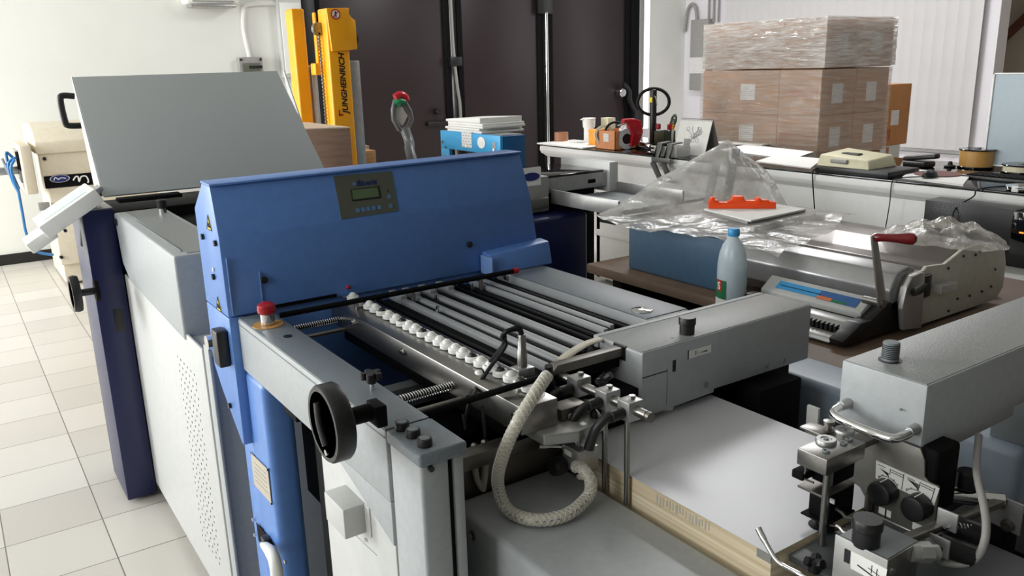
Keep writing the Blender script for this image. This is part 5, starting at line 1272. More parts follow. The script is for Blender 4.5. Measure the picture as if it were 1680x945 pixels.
# light belts and dark bars of the table
starts = [(618, 466), (639, 461), (670, 457), (702, 450)]
bx = [.945, .985, 1.035, 1.09, 1.19, 1.222]
for k, x_ in enumerate(bx):
    w_ = .017 if k < 4 else .014
    y1 = 1.985 if k < 4 else 1.975; y0 = 1.27+.13*(x_-.945)/.275
    o_ = obj('transport_belt', M().box(x_-w_/2, x_+w_/2, y0, y1, TZ0+.0, TZ0+.014, .0015), BELT, F)
    if k < 4: obj('belt_guide', M().box(x_-w_/2-.001, x_+w_/2+.001, y1-.07, y1+.004, TZ0+.0, TZ0+.024, .002), BELT, o_)
for x_ in (.90, .965, 1.01, 1.062, 1.13, 1.155, 1.206, 1.25):
    obj('table_rib', M().box(x_-.006, x_+.006, 1.3, 1.985, TZ0-.002, TZ0+.009, .001), MBLACK, F)
obj('ball_strip', M().box(.851, .872, 1.2, 1.98, TZ0, 1.103, .001), BLACK, F)
for q in ((718, 505), (662, 481), (775, 468), (716, 482)):
    p = on(*q, Z=1.108); obj('strip_screw', M().cyl((p.x, p.y, 1.092), (p.x, p.y, 1.112), .005, seg=10), CHROME, F)
a_, b_ = on(432, 522, Z=1.128), on(822, 447, Z=1.128)
a_.y = b_.y = (a_.y+b_.y)/2-.0
rod = obj('cross_rod', M().cyl((.60, a_.y, 1.126), (1.288, a_.y, 1.126), .0068), MBLACK, F); obj('rod_tip', M().cyl((1.278, a_.y, 1.126), (1.294, a_.y, 1.126), .0085), RED, rod)
for x_ in (.8, .96, 1.17): obj('rod_holder', M().cyl((x_, a_.y, 1.09), (x_, a_.y, 1.121), .006), STEEL, rod)
p = on(690, 676, Z=1.09); obj('cross_rod', M().tube([(.61, 1.215, 1.10), (.70, 1.2, 1.11), (.845, 1.17, 1.128)], .0062, 10), MBLACK, F)
for (qa, qb) in (((486, 542), (570, 526)), ((672, 655), (768, 634))):
    A_, B_ = on(*qa, Z=1.065), on(*qb, Z=1.065); yy = (A_.y+B_.y)/2
    sp_ = obj('tension_spring', M().helix((.617, yy, 1.072), (.766, yy, 1.072), .0085, .0015, 26, 6), CHROME, F)
    obj('spring_rod', M().cyl((.617, yy, 1.072), (.768, yy, 1.072), .005), MBLACK, sp_)
    obj('guide_rod', M().cyl((.617, yy-.035, 1.055), (.768, yy-.035, 1.055), .006), STEEL, F)
obj('inner_cross_bar', M().box(.66, 1.28, 1.60, 1.64, .94, .99, .003), DGREY, F)
obj('inner_cross_bar', M().box(.66, 1.28, 1.2, 1.235, .97, 1.0, .003), DSTEEL, F)
obj('inner_panel', M().box(.66, .69, 1.2, 1.99, .6, .90, .003), MBLACK, F)
obj('front_stop_plate', M().box(.62, 1.1, 1.245, 1.258, .62, .985, .002), DSTEEL, F)
for q in ((778, 733), (795, 727)):
    p = on(*q, Y=1.245); obj('plate_fitting', M().cyl((p.x, 1.246, p.z), (p.x, 1.236, p.z), .009, seg=12), STEEL, F)
m = M(); m.tube([on(778, 738, Y=1.235), on(779, 760, Y=1.232), on(782, 785, Y=1.232), on(790, 800, Y=1.232)], .006, 8, smooth=4); m.tube([on(796, 733, Y=1.235), on(797, 762, Y=1.23), on(795, 785, Y=1.23), on(792, 805, Y=1.23)], .006, 8, smooth=4); obj('clear_tube', m, HOSEM, F)
# right side frame
rb = obj('side_beam', M().box(1.288, 1.425, 1.352, 1.993, .975, 1.108, .004), GREY, F)
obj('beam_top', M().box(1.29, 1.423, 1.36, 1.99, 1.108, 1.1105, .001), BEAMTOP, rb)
p = on(1053, 509, Z=1.111); obj('round_cover', M().lathe([(.026, 0), (.026, .002), (.02, .0045), (.001, .005)], (p.x, p.y, 1.1105), seg=32), CHROME, rb)
p = on(833, 455, X=1.288); obj('frame_bolt', M().cyl((1.289, p.y, p.z), (1.278, p.y, p.z), .007, seg=12), STEEL, rb)
obj('frame_leg', M().box(1.3, 1.42, 1.37, 1.99, .02, .975, .006), GREY, F)
# ---- feed head across the table
HX0, HX1, HY0, HY1, HZ0, HZ1 = 1.12, 1.672, 1.19, 1.345, .968, 1.1105
m = M(); m.prism([(HX0, HZ0+.012), (HX0+.0, HZ1-.004), (HX0+.004, HZ1), (HX1, HZ1), (HX1, HZ0+.005), (HX0+.22, HZ0+.008), (HX0+.22, HZ0), (HX0+.0, HZ0-.004)], 'y', HY0, HY1-.018, .003)
head = obj('feed_head', m, GREY, F)
obj('head_rear_strip', M().box(HX0-.002, HX1-.004, HY1-.016, HY1, HZ0+.03, HZ1+.0005, .002), GREY, F)
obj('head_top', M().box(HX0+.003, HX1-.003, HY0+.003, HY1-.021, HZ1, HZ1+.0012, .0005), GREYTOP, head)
c = on(1127, 548, Z=HZ1); c = Vector((c.x, c.y, HZ1))
kb = obj('adjusting_knob', M().lathe([(.0165, 0), (.0165, .022), (.0185, .023), (.019, .036), (.017, .039), (.001, .039)], c, seg=30), BLACK, F)
for k in range(1): obj('index_slot', M().box(c.x-.05, c.x-.042, c.y-.005, c.y+.0, HZ1+.0006, HZ1+.0016), BLACK, head)
def fr(px, py): return on(px, py, Y=HY0)
p = fr(1148, 577); sg = obj('scale_label', M().box(p.x-.034, p.x+.034, HY0-.0015, HY0, p.z-.0085, p.z+.0085), PAPER, head)
m = M(); q = fr(1149, 576); m.prism([(q.x-.005, q.z-.002), (q.x+.02, q.z-.004), (q.x+.02, q.z-.001)], 'y', HY0-.0022, HY0-.0015); m.box(q.x-.018, q.x-.017, HY0-.0022, HY0-.0015, q.z-.005, q.z+.005); m.box(q.x-.012, q.x-.011, HY0-.0022, HY0-.0015, q.z-.003, q.z+.003); obj('scale_print', m, BINK, sg)
p = fr(1106, 600); obj('sight_slot', M().box(p.x-.0045, p.x+.0045, HY0-.001, HY0+.001, p.z-.013, p.z+.013), BLACK, head)
p = fr(1129, 582); obj('sight_slot', M().box(p.x-.0015, p.x+.0015, HY0-.001, HY0+.001, p.z-.01, p.z+.01), BLACK, head)
a_, b_ = fr(1056, 620), fr(1094, 608); obj('front_seam', M().box(HX0+.001, HX0+.072, HY0-.0006, HY0+.001, a_.z-.001, a_.z+.0012), BLACK, head)
obj('front_seam', M().box(HX0+.0715, HX0+.073, HY0-.0006, HY0+.001, HZ0+.01, a_.z+.006), DGREY, head)
m = M()
for q in ((1157, 631), (1257, 599), (1285, 591)):
    p = fr(*q); m.lathe([(.0065, 0), (.0065, .003), (.003, .004), (.001, .003)], (p.x, HY0, p.z), (0, -1, 0), 14)
obj('head_screw', m, DGREY, head)
p = on(1095, 667, Y=1.23); obj('guide_wheel', M().ring((HX0+.1, 1.225, .951), (0, 0, 1), .021, .004, .018, 28), WHITEP, F)
obj('guide_spindle', M().cyl((HX0+.1, 1.225, .953), (HX0+.1, 1.225, .99), .006), STEEL, F)
# flat bar poking out of the head, flat hose beside it
p = on(1017, 580, X=HX0); 
obj('notch', M().box(HX0-.001, HX0+.004, p.y-.018, p.y+.02, p.z-.012, p.z+.02), BLACK, head)
A_ = on(1017, 582, X=HX0); B_ = on(915, 605, Y=A_.y)
obj('cross_bar', M().hexa([(.925, A_.y-.012, 1.088), (HX0+.02, A_.y-.012, 1.088), (HX0+.02, A_.y+.012, 1.088), (.925, A_.y+.012, 1.088), (.945, A_.y-.012, 1.107), (HX0+.02, A_.y-.012, 1.107), (HX0+.02, A_.y+.012, 1.107), (.945, A_.y+.012, 1.107)], .001), DSTEEL, F)
obj('flat_hose', M().tube([on(985, 556, Z=1.106), on(960, 565, Z=1.108), on(935, 580, Z=1.106), on(920, 592, Z=1.1)], .012, 12, smooth=6, flat=.35), FLATHOSE, F)
# sensor on its block
c = on(857, 603, X=.87); c.z = 1.10
sn = obj('sensor_block', M().box(c.x-.02, c.x+.02, c.y-.016, c.y+.016, 1.10, 1.118, .003), ALU, F)
obj('sensor', M().lathe([(.010, 0), (.010, .034), (.0085, .036), (.0085, .062), (.007, .066), (.001, .067)], c+Z_*.018, seg=24), STEEL, sn)
tp_ = c+Z_*.083
cab = [tp_, tp_+Vector((-.006, .004, .012)), tp_+Vector((-.03, .012, .008)), on(826, 566, X=.85), on(800, 600, X=.82), on(780, 630, X=.79), on(768, 652, X=.74)]
obj('sensor_cable', M().tube([Vector(v) for v in cab], .0048, 8, smooth=6), RUBBER, F)
cab2 = [tp_+Vector((.002, .0, .0)), tp_+Vector((-.004, .006, .016)), tp_+Vector((-.034, .016, .002)), on(830, 566, X=.84), on(806, 600, X=.81), on(786, 630, X=.78), on(772, 655, X=.735), on(763, 690, X=.72)]
obj('sensor_cable', M().tube([Vector(v) for v in cab2], .004, 8, smooth=6), RUBBER, F)
p = on(786, 616, X=.80); obj('cable_tie', M().cyl(p-Vector((.003, .006, .004)), p+Vector((.003, .006, .004)), .0085, seg=12), WHITEP, F)
for q in ((792, 665, 718), (760, 680, 705)):
    obj('hanging_lead', M().tube([on(q[0], q[1], X=.72), on(q[0]+2, (q[1]+q[2])/2, X=.715), on(q[0]+4, q[2], X=.71)], .003, 6, smooth=4), RUBBER, F)
# end casting of the rail and clamp blocks on their shaft
obj('rail_end_plate', M().prism([(.80, 1.10), (.80, 1.18), (.83, 1.2), (.935, 1.2), (.95, 1.13), (.93, 1.085), (.86, 1.075)], 'z', 1.03, 1.052, .003), ALU, F)
obj('rail_end_block', M().box(.86, .92, 1.125, 1.165, 1.052, 1.075, .003), DSTEEL, F)
m = M()
for q in ((852, 645), (868, 640), (846, 700-66)):
    p = on(*q, Z=1.1); m.cyl((p.x, p.y, 1.083), (p.x, p.y, 1.11), .007, seg=6)
obj('cap_screw', m, CHROME, F)
obj('clear_dome', M().lathe([(.012, 0), (.013, .008), (.009, .016), (.001, .018)], (.83, 1.155, 1.1), seg=18), PLEX, F)
SXX = .955
sh = obj('clamp_shaft', M().cyl((SXX, 1.0, 1.082), (SXX, 1.26, 1.082), .0095), STEEL, F)
hm = on(880, 626, X=.9)
for k, (pc, ps) in enumerate((((950, 628), 0), ((997, 655), 1), ((1034, 675), 1))):
    y = on(*pc, X=SXX).y
    cb = obj('clamp_block', M().box(SXX-.018, SXX+.018, y-.0165, y+.0165, 1.062, 1.1, .0025), ALU, F)
    obj('block_screw', M().cyl((SXX+.004, y, 1.1), (SXX+.004, y, 1.106), .0065, seg=6), STEEL, cb)
    if ps:
        gr = obj('guide_rod', M().cyl((SXX-.012, y-.006, .895), (SXX-.012, y-.006, 1.068), .0055), STEEL, F)
    # clamping lever: boss and bent arm
    bx_ = Vector((SXX-.019, y+.0, 1.078))
    lv = obj('clamp_lever', M().cyl(bx_, bx_-X_*.03, .0105, seg=16, b=.002), BLACK, F)
    e_ = bx_-X_*.026
    obj('lever_arm', M().tube([e_+Vector((0, 0, .002)), e_+Vector((-.012, .004, -.004)), e_+Vector((-.026, .012, -.022)), e_+Vector((-.032, .02, -.05)), e_+Vector((-.034, .022, -.062))], lambda u: .0078+.0022*u, 10, smooth=5), BLACK, lv)
    obj('lever_screw', M().cyl(e_-X_*.003, e_-X_*.006, .006, seg=12), CHROME, lv)
p = Vector((SXX, .998, 1.082)); obj('shaft_nut', M().cyl(p, p-Y_*.008, .0095, seg=20), DSTEEL, F)
for q in ((988, 622), (990, 614)):
    p = on(*q, X=1.0); m = M()
c = on(992, 622, X=.985)
m = M()
for k in range(3): m.tube([c, c+Vector((.006*math.cos(k*2.1), -.012*math.cos(k*2.1), .02*math.sin(k*2.1+.6)))], .0075, 8)
m.cyl(c-X_*.02, c+X_*.006, .006); obj('wing_knob', m, BLACK, F)
obj('stop_pad', M().ball((SXX-.035, on(978, 686, X=SXX-.03).y, 1.055), .010, 12, (.6, 1, 1.4)), RUBBER, F)
# bent rod
obj('bent_rod', M().tube([(SXX-.01, on(962, 640, X=SXX).y-.01, 1.062), (SXX-.01, on(962, 640, X=SXX).y-.01, 1.01), (SXX-.012, on(962, 640, X=SXX).y-.006, 1.0), (SXX-.03, on(962, 640, X=SXX).y+.012, .996)], .005, 10, smooth=5), STEEL, F)
obj('bent_rod', M().tube([on(900, 600, X=.90), on(905, 632, X=.91), on(918, 648, X=.92)], .008, 8, smooth=4), BLACK, F)
# suction valve with knobs
v0, v1 = on(920, 735, X=.875), on(950, 770, X=.875)
yc = (v0.y+v1.y)/2; zc = .972
vb = obj('valve_block', M().box(.875, .925, yc-.026, yc+.024, zc-.022, zc+.026, .003), ALU, F)
obj('valve_scale', M().box(.8735, .875, yc-.006, yc+.014, zc+.008, zc+.018), PAPER, vb)
obj('valve_knob', M().lathe([(.0165, 0), (.0175, .003), (.0175, .022), (.0155, .026), (.001, .026)], (.874, yc+.02, zc-.016), (-1, 0, 0), 28), BLACK, F)
obj('valve_pin', M().cyl((.90, yc+.022, zc+.012), (.845, yc+.055, zc+.016), .0055), CHROME, vb)
c = Vector((.895, yc+.004, zc+.026))
m = M()
for k in range(5):
    a_ = 2*PI*k/5; m.cyl(c+Vector((math.cos(a_)*.0115, math.sin(a_)*.0115, .014)), c+Vector((math.cos(a_)*.0115, math.sin(a_)*.0115, .028)), .0052, seg=9, b=.001)
m.cyl(c+Z_*.012, c+Z_*.03, .011); sk2 = obj('star_knob', m, BLACK, F); obj('knob_stem', M().cyl(c, c+Z_*.06, .0045), CHROME, sk2)
obj('valve_hanger', M().box(.875, .935, yc+.0, yc+.03, 1.045, 1.064, .003), ALU, F)
obj('hose_nozzle', M().cyl((.88, yc-.022, zc-.004), (.865, yc-.045, zc-.012), .008), CHROME, vb)
# clear braided hose: from the rail end down in a loop to the valve
hp = [on(898, 616, Y=1.115), on(884, 636, Y=1.10), on(872, 655, Y=1.09), on(848, 695, Y=1.085), on(824, 750, Y=1.11), on(817, 795, Y=1.15), on(835, 838, Z=.915), on(880, 853, Z=.915), on(930, 844, Z=.917), on(964, 815, Z=.925), on(969, 790, X=.875), on(956, 770, X=.872), on(944, 765, X=.872)]
ho = obj('suction_hose', M().tube(hp, .0112, 14, smooth=8), HOSEM, F)
# braid: two crossing spirals on the hose
def catmull(P, n):
    Q = []
    for i in range(len(P)-1):
        a, b, c, d = P[max(i-1, 0)], P[i], P[i+1], P[min(i+2, len(P)-1)]
        for k in range(n):
            t_ = k/n; Q.append(.5*((2*b)+(c-a)*t_+(2*a-5*b+4*c-d)*t_*t_+(3*b-a-3*c+d)*t_**3))
    return Q+[P[-1]]
Q = catmull(hp, 40); m = M()
for ph in (0, 1, 2, 3):
    for sg_ in (1, -1):
        x = None; pts = []; s_ = 0
        for i, p in enumerate(Q):
            d = (Q[min(i+1, len(Q)-1)]-Q[max(i-1, 0)]).normalized()
            if x is None: x, y_ = m._frame(d)
            x = (x-d*x.dot(d)).normalized(); y_ = d.cross(x)
            if i: s_ += (p-Q[i-1]).length
            a_ = sg_*s_*170+ph*PI/2; pts.append(p+(x*math.cos(a_)+y_*math.sin(a_))*.0113)
        m.tube(pts, .0005, 4)
obj('hose_braid', m, WHITEP, ho)
m = M()
for k in range(22):
    i = 200+k*8
    if i+4 < len(Q) and k % 5 != 4:
        p, p2 = Q[i], Q[i+3]; d = (p2-p).normalized(); vw = (CAM-p).normalized(); o_ = (Z_*.25-Y_*.7-X_*.66); o_ = (o_-d*o_.dot(d)).normalized()*.0116
        m.tube([p+o_, p2+o_], .0012, 5)
tag(obj('hose_print', m, DGREY, ho), kind='stuff')

# ------------------------------------------------------------------ pile feeder: guards, lift plate, suction head with controls
Q_ = thing('pile_feeder', 'grey pile feeder in the foreground with side guards, suction head, chrome handle and control knobs', 'sheet feeder', (1.2, .9, 0))
gl = obj('side_guard', M().box(.68, .936, .05, 1.232, .02, .90, .012, 4), GREY, Q_)
for q in ((748, 853), (777, 878)):
    p = on(*q, X=.68); obj('guard_screw', M().lathe([(.0095, 0), (.0095, .004), (.0045, .0055), (.004, .004), (.001, .004)], (.681, p.y, p.z), (-1, 0, 0), 20), STEEL, gl)
gr = obj('side_guard', M().box(1.712, 1.865, .70, 1.34, .02, .90, .02, 4), mat('blue_grey_paint', (150, 164, 178), .42, var=.05), Q_)
obj('base_tub', M().box(.94, 1.71, .1, 1.34, .3, .34, .004), MBLACK, Q_)
obj('lift_plate', M().box(.942, 1.40, .45, 1.26, .56, .60, .004), DGREY, Q_)
obj('rear_wall', M().box(.94, 1.71, 1.27, 1.30, .3, .94, .004), MBLACK, Q_)
obj('lift_column', M().box(1.45, 1.60, 1.15, 1.27, .34, .955, .006), MBLACK, Q_)
p = on(1208, 640, X=1.46); obj('side_stop', M().box(1.455, 1.462, p.y-.018, p.y+.012, .80, on(1205, 632, X=1.46).z, .001), ALU, Q_)
p = on(1336, 680, X=1.43); obj('side_stop', M().box(1.425, 1.433, p.y-.012, p.y+.016, .80, on(1336, 667, X=1.43).z, .001), OFFW, Q_)
obj('side_stop_arm', M().box(1.433, 1.712, p.y-.008, p.y+.008, .86, .89, .002), DSTEEL, Q_)
obj('stop_arm', M().box(1.462, 1.712, 1.02, 1.04, .86, .89, .002), MBLACK, Q_)
obj('inner_deck', M().box(1.40, 1.71, .3, 1.27, .74, .76, .003), MBLACK, Q_)
obj('rear_plate', M().box(.985, 1.26, .30, .712, .93, .942, .002), mat('dark_plate_paint', (74, 78, 80), .45), Q_)
obj('plate_support', M().box(1.41, 1.55, .32, .70, .34, .86, .004), MBLACK, Q_)
# suction head
SX0, SX1, SY0, SY1, SZ1 = 1.2, 2.32, .637, .787, 1.192
SZ0 = on(1518, 735, X=SX0).z
h2 = obj('suction_head', M().prism([(SX0, SZ0+.0), (SX0+.022, SZ0-.018), (SX0+.1, SZ0-.018), (SX0+.1, SZ0-.03), (SX0+.3, SZ0-.03), (SX0+.3, SZ0-.012), (SX1, SZ0-.012), (SX1, SZ1), (SX0, SZ1)], 'y', SY0, SY1, .003), GREY, Q_)
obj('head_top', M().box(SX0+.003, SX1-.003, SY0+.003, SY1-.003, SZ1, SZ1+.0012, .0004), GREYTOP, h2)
obj('head_stand', M().box(1.74, 1.85, .71, SY1-.005, .90, SZ0-.01, .004), DGREY, Q_)
c = on(1460, 592, Z=SZ1); c = Vector((c.x, c.y, SZ1))
pg = obj('ribbed_plug', M().cyl(c, c+Z_*.034, .0135, seg=24, b=.0015), DGREY, Q_)
m = M()
for k in range(8): m.torus(c+Z_*(.007+k*.0032), Z_, .0134, .0009, 24, 5)
obj('plug_ribs', m, BLACK, pg); obj('plug_collar', M().cyl(c, c+Z_*.002, .019), BLACK, pg)
# chrome handle
A_, B_ = on(1392, 661, X=SX0), on(1503, 703, X=SX0)
ov = .052
m = M(); m.tube([A_+X_*.002, A_-X_*ov*.7+Vector((0, 0, -.003)), A_-X_*ov+Vector((0, -.012, -.006)), A_.lerp(B_, .5)-X_*(ov+.006)+Vector((0, 0, -.006)), B_-X_*ov+Vector((0, .012, -.006)), B_-X_*ov*.7+Vector((0, 0, -.003)), B_+X_*.002], .0075, 14, smooth=8)
hn = obj('chrome_handle', m, CHROME, Q_)
for p in (A_, B_): obj('handle_foot', M().cyl(p+X_*.002, p-X_*.022, .0095, .0085, seg=18), ALU, hn)
# steel face plate with its scale and knobs
PXX = 1.2
pl = [(1396, 690), (1512, 735), (1519, 755), (1519, 782), (1526, 790), (1541, 797), (1541, 812), (1534, 878), (1516, 892), (1474, 886), (1440, 850), (1412, 798), (1396, 787), (1388, 795), (1375, 795), (1371, 783), (1373, 740), (1392, 720)]
pp = [(lambda p: (p.y, p.z))(on(*q, X=PXX)) for q in pl]
fpz = obj('face_plate', M().prism(pp, 'x', PXX-.004, PXX+.002, .0015), mat('dull_steel_plate', (128, 126, 120), .45, .75, var=.1, scale=40), Q_)
obj('valve_housing', M().box(PXX+.003, PXX+.07, on(1530, 830, X=PXX).y-.0, on(1450, 830, X=PXX).y, on(1530, 882, X=PXX).z+.03, SZ0+.0, .008, 3), MBLACK, Q_)
S4 = [on(*q, X=PXX-.004) for q in ((1437, 784), (1533, 829), (1542, 801), (1438, 755))]
sg = obj('scale_sign', M().quadplate([S4[0], S4[1], S4[2], S4[3]], (-1, 0, 0), .0012), PAPER, fpz)
def sp_(u, v, off=.0014): return S4[0].lerp(S4[1], u).lerp(S4[3].lerp(S4[2], u), v)-X_*off
m = M()
for u0 in (.0, .48):
    for (a, b) in (((.04, .84), (.16, .82)), ((.26, .86), (.46, .84)), ((.26, .74), (.46, .72)), ((.46, .06), (.46, .94)), ((.24, .56), (.24, .9))): m.tube([sp_(u0+a[0], a[1]), sp_(u0+b[0], b[1])], .0006, 4)
    if u0 == 0: m.prism([(0, 0)]*0 or [(lambda p: (p.y, p.z))(sp_(*q)) for q in ((u0+.07, .68), (u0+.22, .42), (u0+.22, .6))], 'x', PXX-.0058, PXX-.0054)
    else:
        for k in range(5): m.tube([sp_(u0+.05+.035*k, .74-.05*k), sp_(u0+.24, .7-.07*k)], .0008, 4)
    m.tube([sp_(u0+.22+.17*math.cos(a_), .02+.36*math.sin(a_)) for a_ in [PI*(.05+.9*k/12) for k in range(13)]], .0006, 4)
    for k in range(5):
        a_ = PI*(.15+.7*k/4); m.tube([sp_(u0+.22+.17*math.cos(a_), .02+.36*math.sin(a_)), sp_(u0+.22+.2*math.cos(a_), .02+.44*math.sin(a_))], .0006, 4)
obj('sign_print', m, BINK, sg)
for q, lb in (((1441, 811), (1452, 840, '1')), ((1497, 836), (1508, 866, '2'))):
    c = on(*q, X=PXX-.03); o_ = Vector((PXX-.004, c.y, c.z))
    kb = obj('control_knob', M().lathe([(.019, 0), (.021, .004), (.021, .024), (.0195, .028), (.017, .029), (.001, .028)], o_, (-1, 0, 0), 34), BLACK, fpz)
    obj('knob_mark', M().box(PXX-.028, PXX-.006, c.y-.001, c.y+.001, c.z+.0205, c.z+.0216), WHITEP, kb)
    p = on(lb[0], lb[1], X=PXX-.004); nt_ = obj('number_tag', M().box(PXX-.005, PXX-.004, p.y-.011, p.y+.011, p.z-.006, p.z+.006), PAPER, fpz)
    lettering('tag_number', lb[2], (PXX-.0052, p.y-.002, p.z-.001), (0, -1, 0), Z_, .0025, BINK, nt_)
p = on(1467, 868, X=PXX-.005)
obj('slotted_bracket', M().prism([(p.y+.035, p.z+.012), (p.y-.028, p.z+.012), (p.y-.034, p.z+.004), (p.y-.034, p.z-.03), (p.y+.035, p.z-.012)], 'x', PXX-.007, PXX-.0042, .001), ALU, fpz)
obj('bracket_screw', M().cyl((PXX-.006, p.y+.006, p.z-.004), (PXX-.011, p.y+.006, p.z-.004), .0065, seg=14), CHROME, fpz)
p = on(1478, 672, X=PXX-.004); obj('plate_pin', M().cyl((PXX-.003, p.y, p.z), (PXX-.006, p.y, p.z), .002), DGREY, fpz)
# valve block with washers on the left of the plate
bt = on(1357, 755, X=1.035)
bz1 = bt.z; by0 = bt.y; by1 = on(1308, 736, X=1.035).y
vbk = obj('nozzle_block', M().box(1.035, 1.135, by0, by1, bz1-.028, bz1, .002), STEEL, Q_)
obj('block_stem', M().box(1.135, 1.198, by0+.015, by1-.01, bz1-.024, bz1-.012, .002), DSTEEL, Q_)
def top(px, py): 
    p = on(px, py, Z=bz1); return Vector((p.x, p.y, bz1))
for q, r_ in (((1355, 725), .0165), ((1385, 709), .0165)):
    c = top(*q); wsh = obj('knurled_washer', M().lathe([(.0165, 0), (.0165, .004), (.015, .006), (.009, .006), (.008, .0045), (.001, .0045)], c, seg=28), ALU, vbk); obj('washer_screw', M().cyl(c+Z_*.0045, c+Z_*.0068, .0045, seg=6), DGREY, wsh)
c = top(1359, 706); ts = obj('turn_screw', M().lathe([(.012, 0), (.012, .003), (.005, .004), (.005, .010), (.009, .011), (.009, .017), (.001, .018)], c, seg=16), STEEL, vbk)
for q in ((1384, 728), (1393, 722), (1355, 741)):
    c = top(*q); obj('cap_screw', M().lathe([(.006, 0), (.006, .003), (.0035, .003), (.003, .0015), (.001, .0015)], c, seg=14), DGREY, vbk)
c = top(1336, 706); obj('clamp_strip', M().box(c.x-.012, c.x+.02, c.y-.02, c.y+.02, bz1-.001, bz1+.004, .0015), BRASSY if False else STEEL, vbk)
rodp = Vector((1.10, on(1352, 775, X=1.10).y, 0))
obj('presser_rod', M().cyl((1.047, by0+.006, .943), (1.047, by0+.006, bz1-.027), .0056), STEEL, Q_)
obj('short_pin', M().cyl((1.062, by0+.012, bz1-.055), (1.062, by0+.012, bz1-.027), .006), ALU, Q_)
Yv = by0+.022
def V_(px, py, X=1.09): return on(px, py, X=X)
vz = lambda y: on(1360, y, X=1.085).z
m = M(); m.box(1.07, 1.13, by0+.012, by1-.004, vz(790), bz1-.028, .003); body = obj('valve_body', m, MBLACK, Q_)
obj('fin_plate', M().box(1.05, 1.13, by0+.01, by1+.006, vz(802), vz(798), .001), DSTEEL, Q_)
obj('valve_body', M().box(1.07, 1.135, by0+.012, by1-.002, vz(848), vz(802), .004), MBLACK, Q_)
obj('fin_plate', M().box(1.06, 1.135, by0+.008, by1+.004, vz(850), vz(847), .001), MBLACK, Q_)
obj('sucker_tube', M().cyl((1.085, by0+.034, vz(868)), (1.085, by0+.034, vz(850)), .010), RUBBER, Q_)
obj('sucker_disc', M().lathe([(.021, 0), (.021, .003), (.010, .007), (.001, .007)], (1.085, by0+.034, vz(870)), seg=28), RUBBER, Q_)
obj('valve_tongue', M().box(1.04, 1.075, by1-.01, by1+.012, vz(784), vz(770), .003), MBLACK, Q_)
m = M(); m.tube([V_(1320, 762, 1.045), V_(1322, 772, 1.045), V_(1318, 784, 1.045), V_(1335, 792, 1.045)], .002, 6, smooth=4); obj('wire_clip', m, STEEL, Q_)
m = M(); m.tube([V_(1372, 835, 1.06), V_(1382, 842, 1.05), V_(1390, 850, 1.04), V_(1410, 850, 1.03)], .0028, 6, smooth=4); m.tube([V_(1362, 862, 1.05), V_(1380, 866, 1.04), V_(1400, 874, 1.02)], .0016, 6, smooth=4); obj('spring_wire', m, STEEL, Q_)
p = V_(1366, 822, 1.07); obj('white_mark', M().box(1.0685, 1.0701, p.y-.004, p.y+.004, p.z-.004, p.z+.004), WHITEP, Q_)
obj('drop_tube', M().cyl((1.19, on(1424, 840, X=1.19).y, .945), (1.19, on(1424, 840, X=1.19).y, on(1424, 810, X=1.19).z), .007), DSTEEL, Q_)
# lower control box with knob
CXB = .95
A_, B_ = on(1373, 879, X=CXB), on(1456, 921, X=CXB)
y1, y0 = A_.y, B_.y; zt = (A_.z+B_.z)/2
cbx = obj('control_box', M().box(CXB, CXB+.078, y0, y1, .943, zt, .002), STEEL, Q_)
obj('box_lid', M().box(CXB+.003, CXB+.076, y0+.002, y1-.002, zt, zt+.0015, .0005), DGREY, cbx)
obj('box_front', M().box(CXB-.003, CXB, y0-.002, y1+.001, .95, zt+.003, .001), ALU, cbx)
c = on(1420, 893, Z=zt); c = Vector((c.x, c.y, zt))
kb = obj('dial_knob', M().lathe([(.0175, 0), (.0185, .003), (.0185, .024), (.0205, .026), (.021, .036), (.019, .040), (.001, .040)], c, seg=32), BLACK, Q_)
p = on(1390, 912, X=CXB-.003); obj('sight_window', M().box(CXB-.0045, CXB-.003, p.y-.004, p.y+.004, p.z-.010, p.z+.010), BLACK, cbx)
S4 = [on(*q, X=CXB-.003) for q in ((1396, 932), (1452, 962), (1456, 934), (1397, 903))]
sg = obj('scale_label', M().quadplate(S4, (-1, 0, 0), .001), PAPER, cbx)
def s2(u, v): return S4[0].lerp(S4[1], u).lerp(S4[3].lerp(S4[2], u), v)-X_*.0012
m = M(); m.tube([s2(.2, .4), s2(.95, .1)], .0012, 4); m.tube([s2(.6, .35), s2(.6, .8)], .0006, 4); m.tube([s2(.75, .3), s2(.75, .75)], .0006, 4); m.tube([s2(.5, .55), s2(.9, .4)], .0006, 4); obj('label_print', m, BINK, sg)
p = on(1463, 936, Y=y0-.0005); obj('box_screw', M().cyl((p.x, y0, p.z), (p.x, y0-.004, p.z), .004), CHROME, cbx)
m = M(); m.tube([on(1372, 862, X=CXB+.03), on(1378, 866, X=CXB+.03), on(1384, 873, X=CXB+.03), on(1391, 875, X=CXB+.03)], .0025, 6, smooth=4); obj('spring_clip', m, STEEL, cbx)
# cable gland and grey cable
g0 = on(1487, 912, Y=y0-.005); 
gd = Vector((1, -.55, -.1)).normalized(); o_ = Vector((CXB+.062, y0+.004, on(1497, 908, X=CXB+.062).z))
m = M(); m.cyl(o_, o_+gd*.012, .013, seg=20); m.cyl(o_+gd*.012, o_+gd*.03, .0145, seg=6); m.cyl(o_+gd*.03, o_+gd*.04, .011); obj('cable_gland', m, ALU, Q_)
cb_ = [o_+gd*.035, on(1540, 920, X=1.1), on(1580, 925, X=1.12), on(1605, 912, X=1.13), on(1617, 880, X=1.14), on(1616, 840, X=1.17), on(1605, 790, X=1.22), on(1602, 760, X=1.28), on(1606, 715, X=1.36)]
obj('grey_cable', M().tube(cb_, .0058, 10, smooth=8), CABLE, Q_)
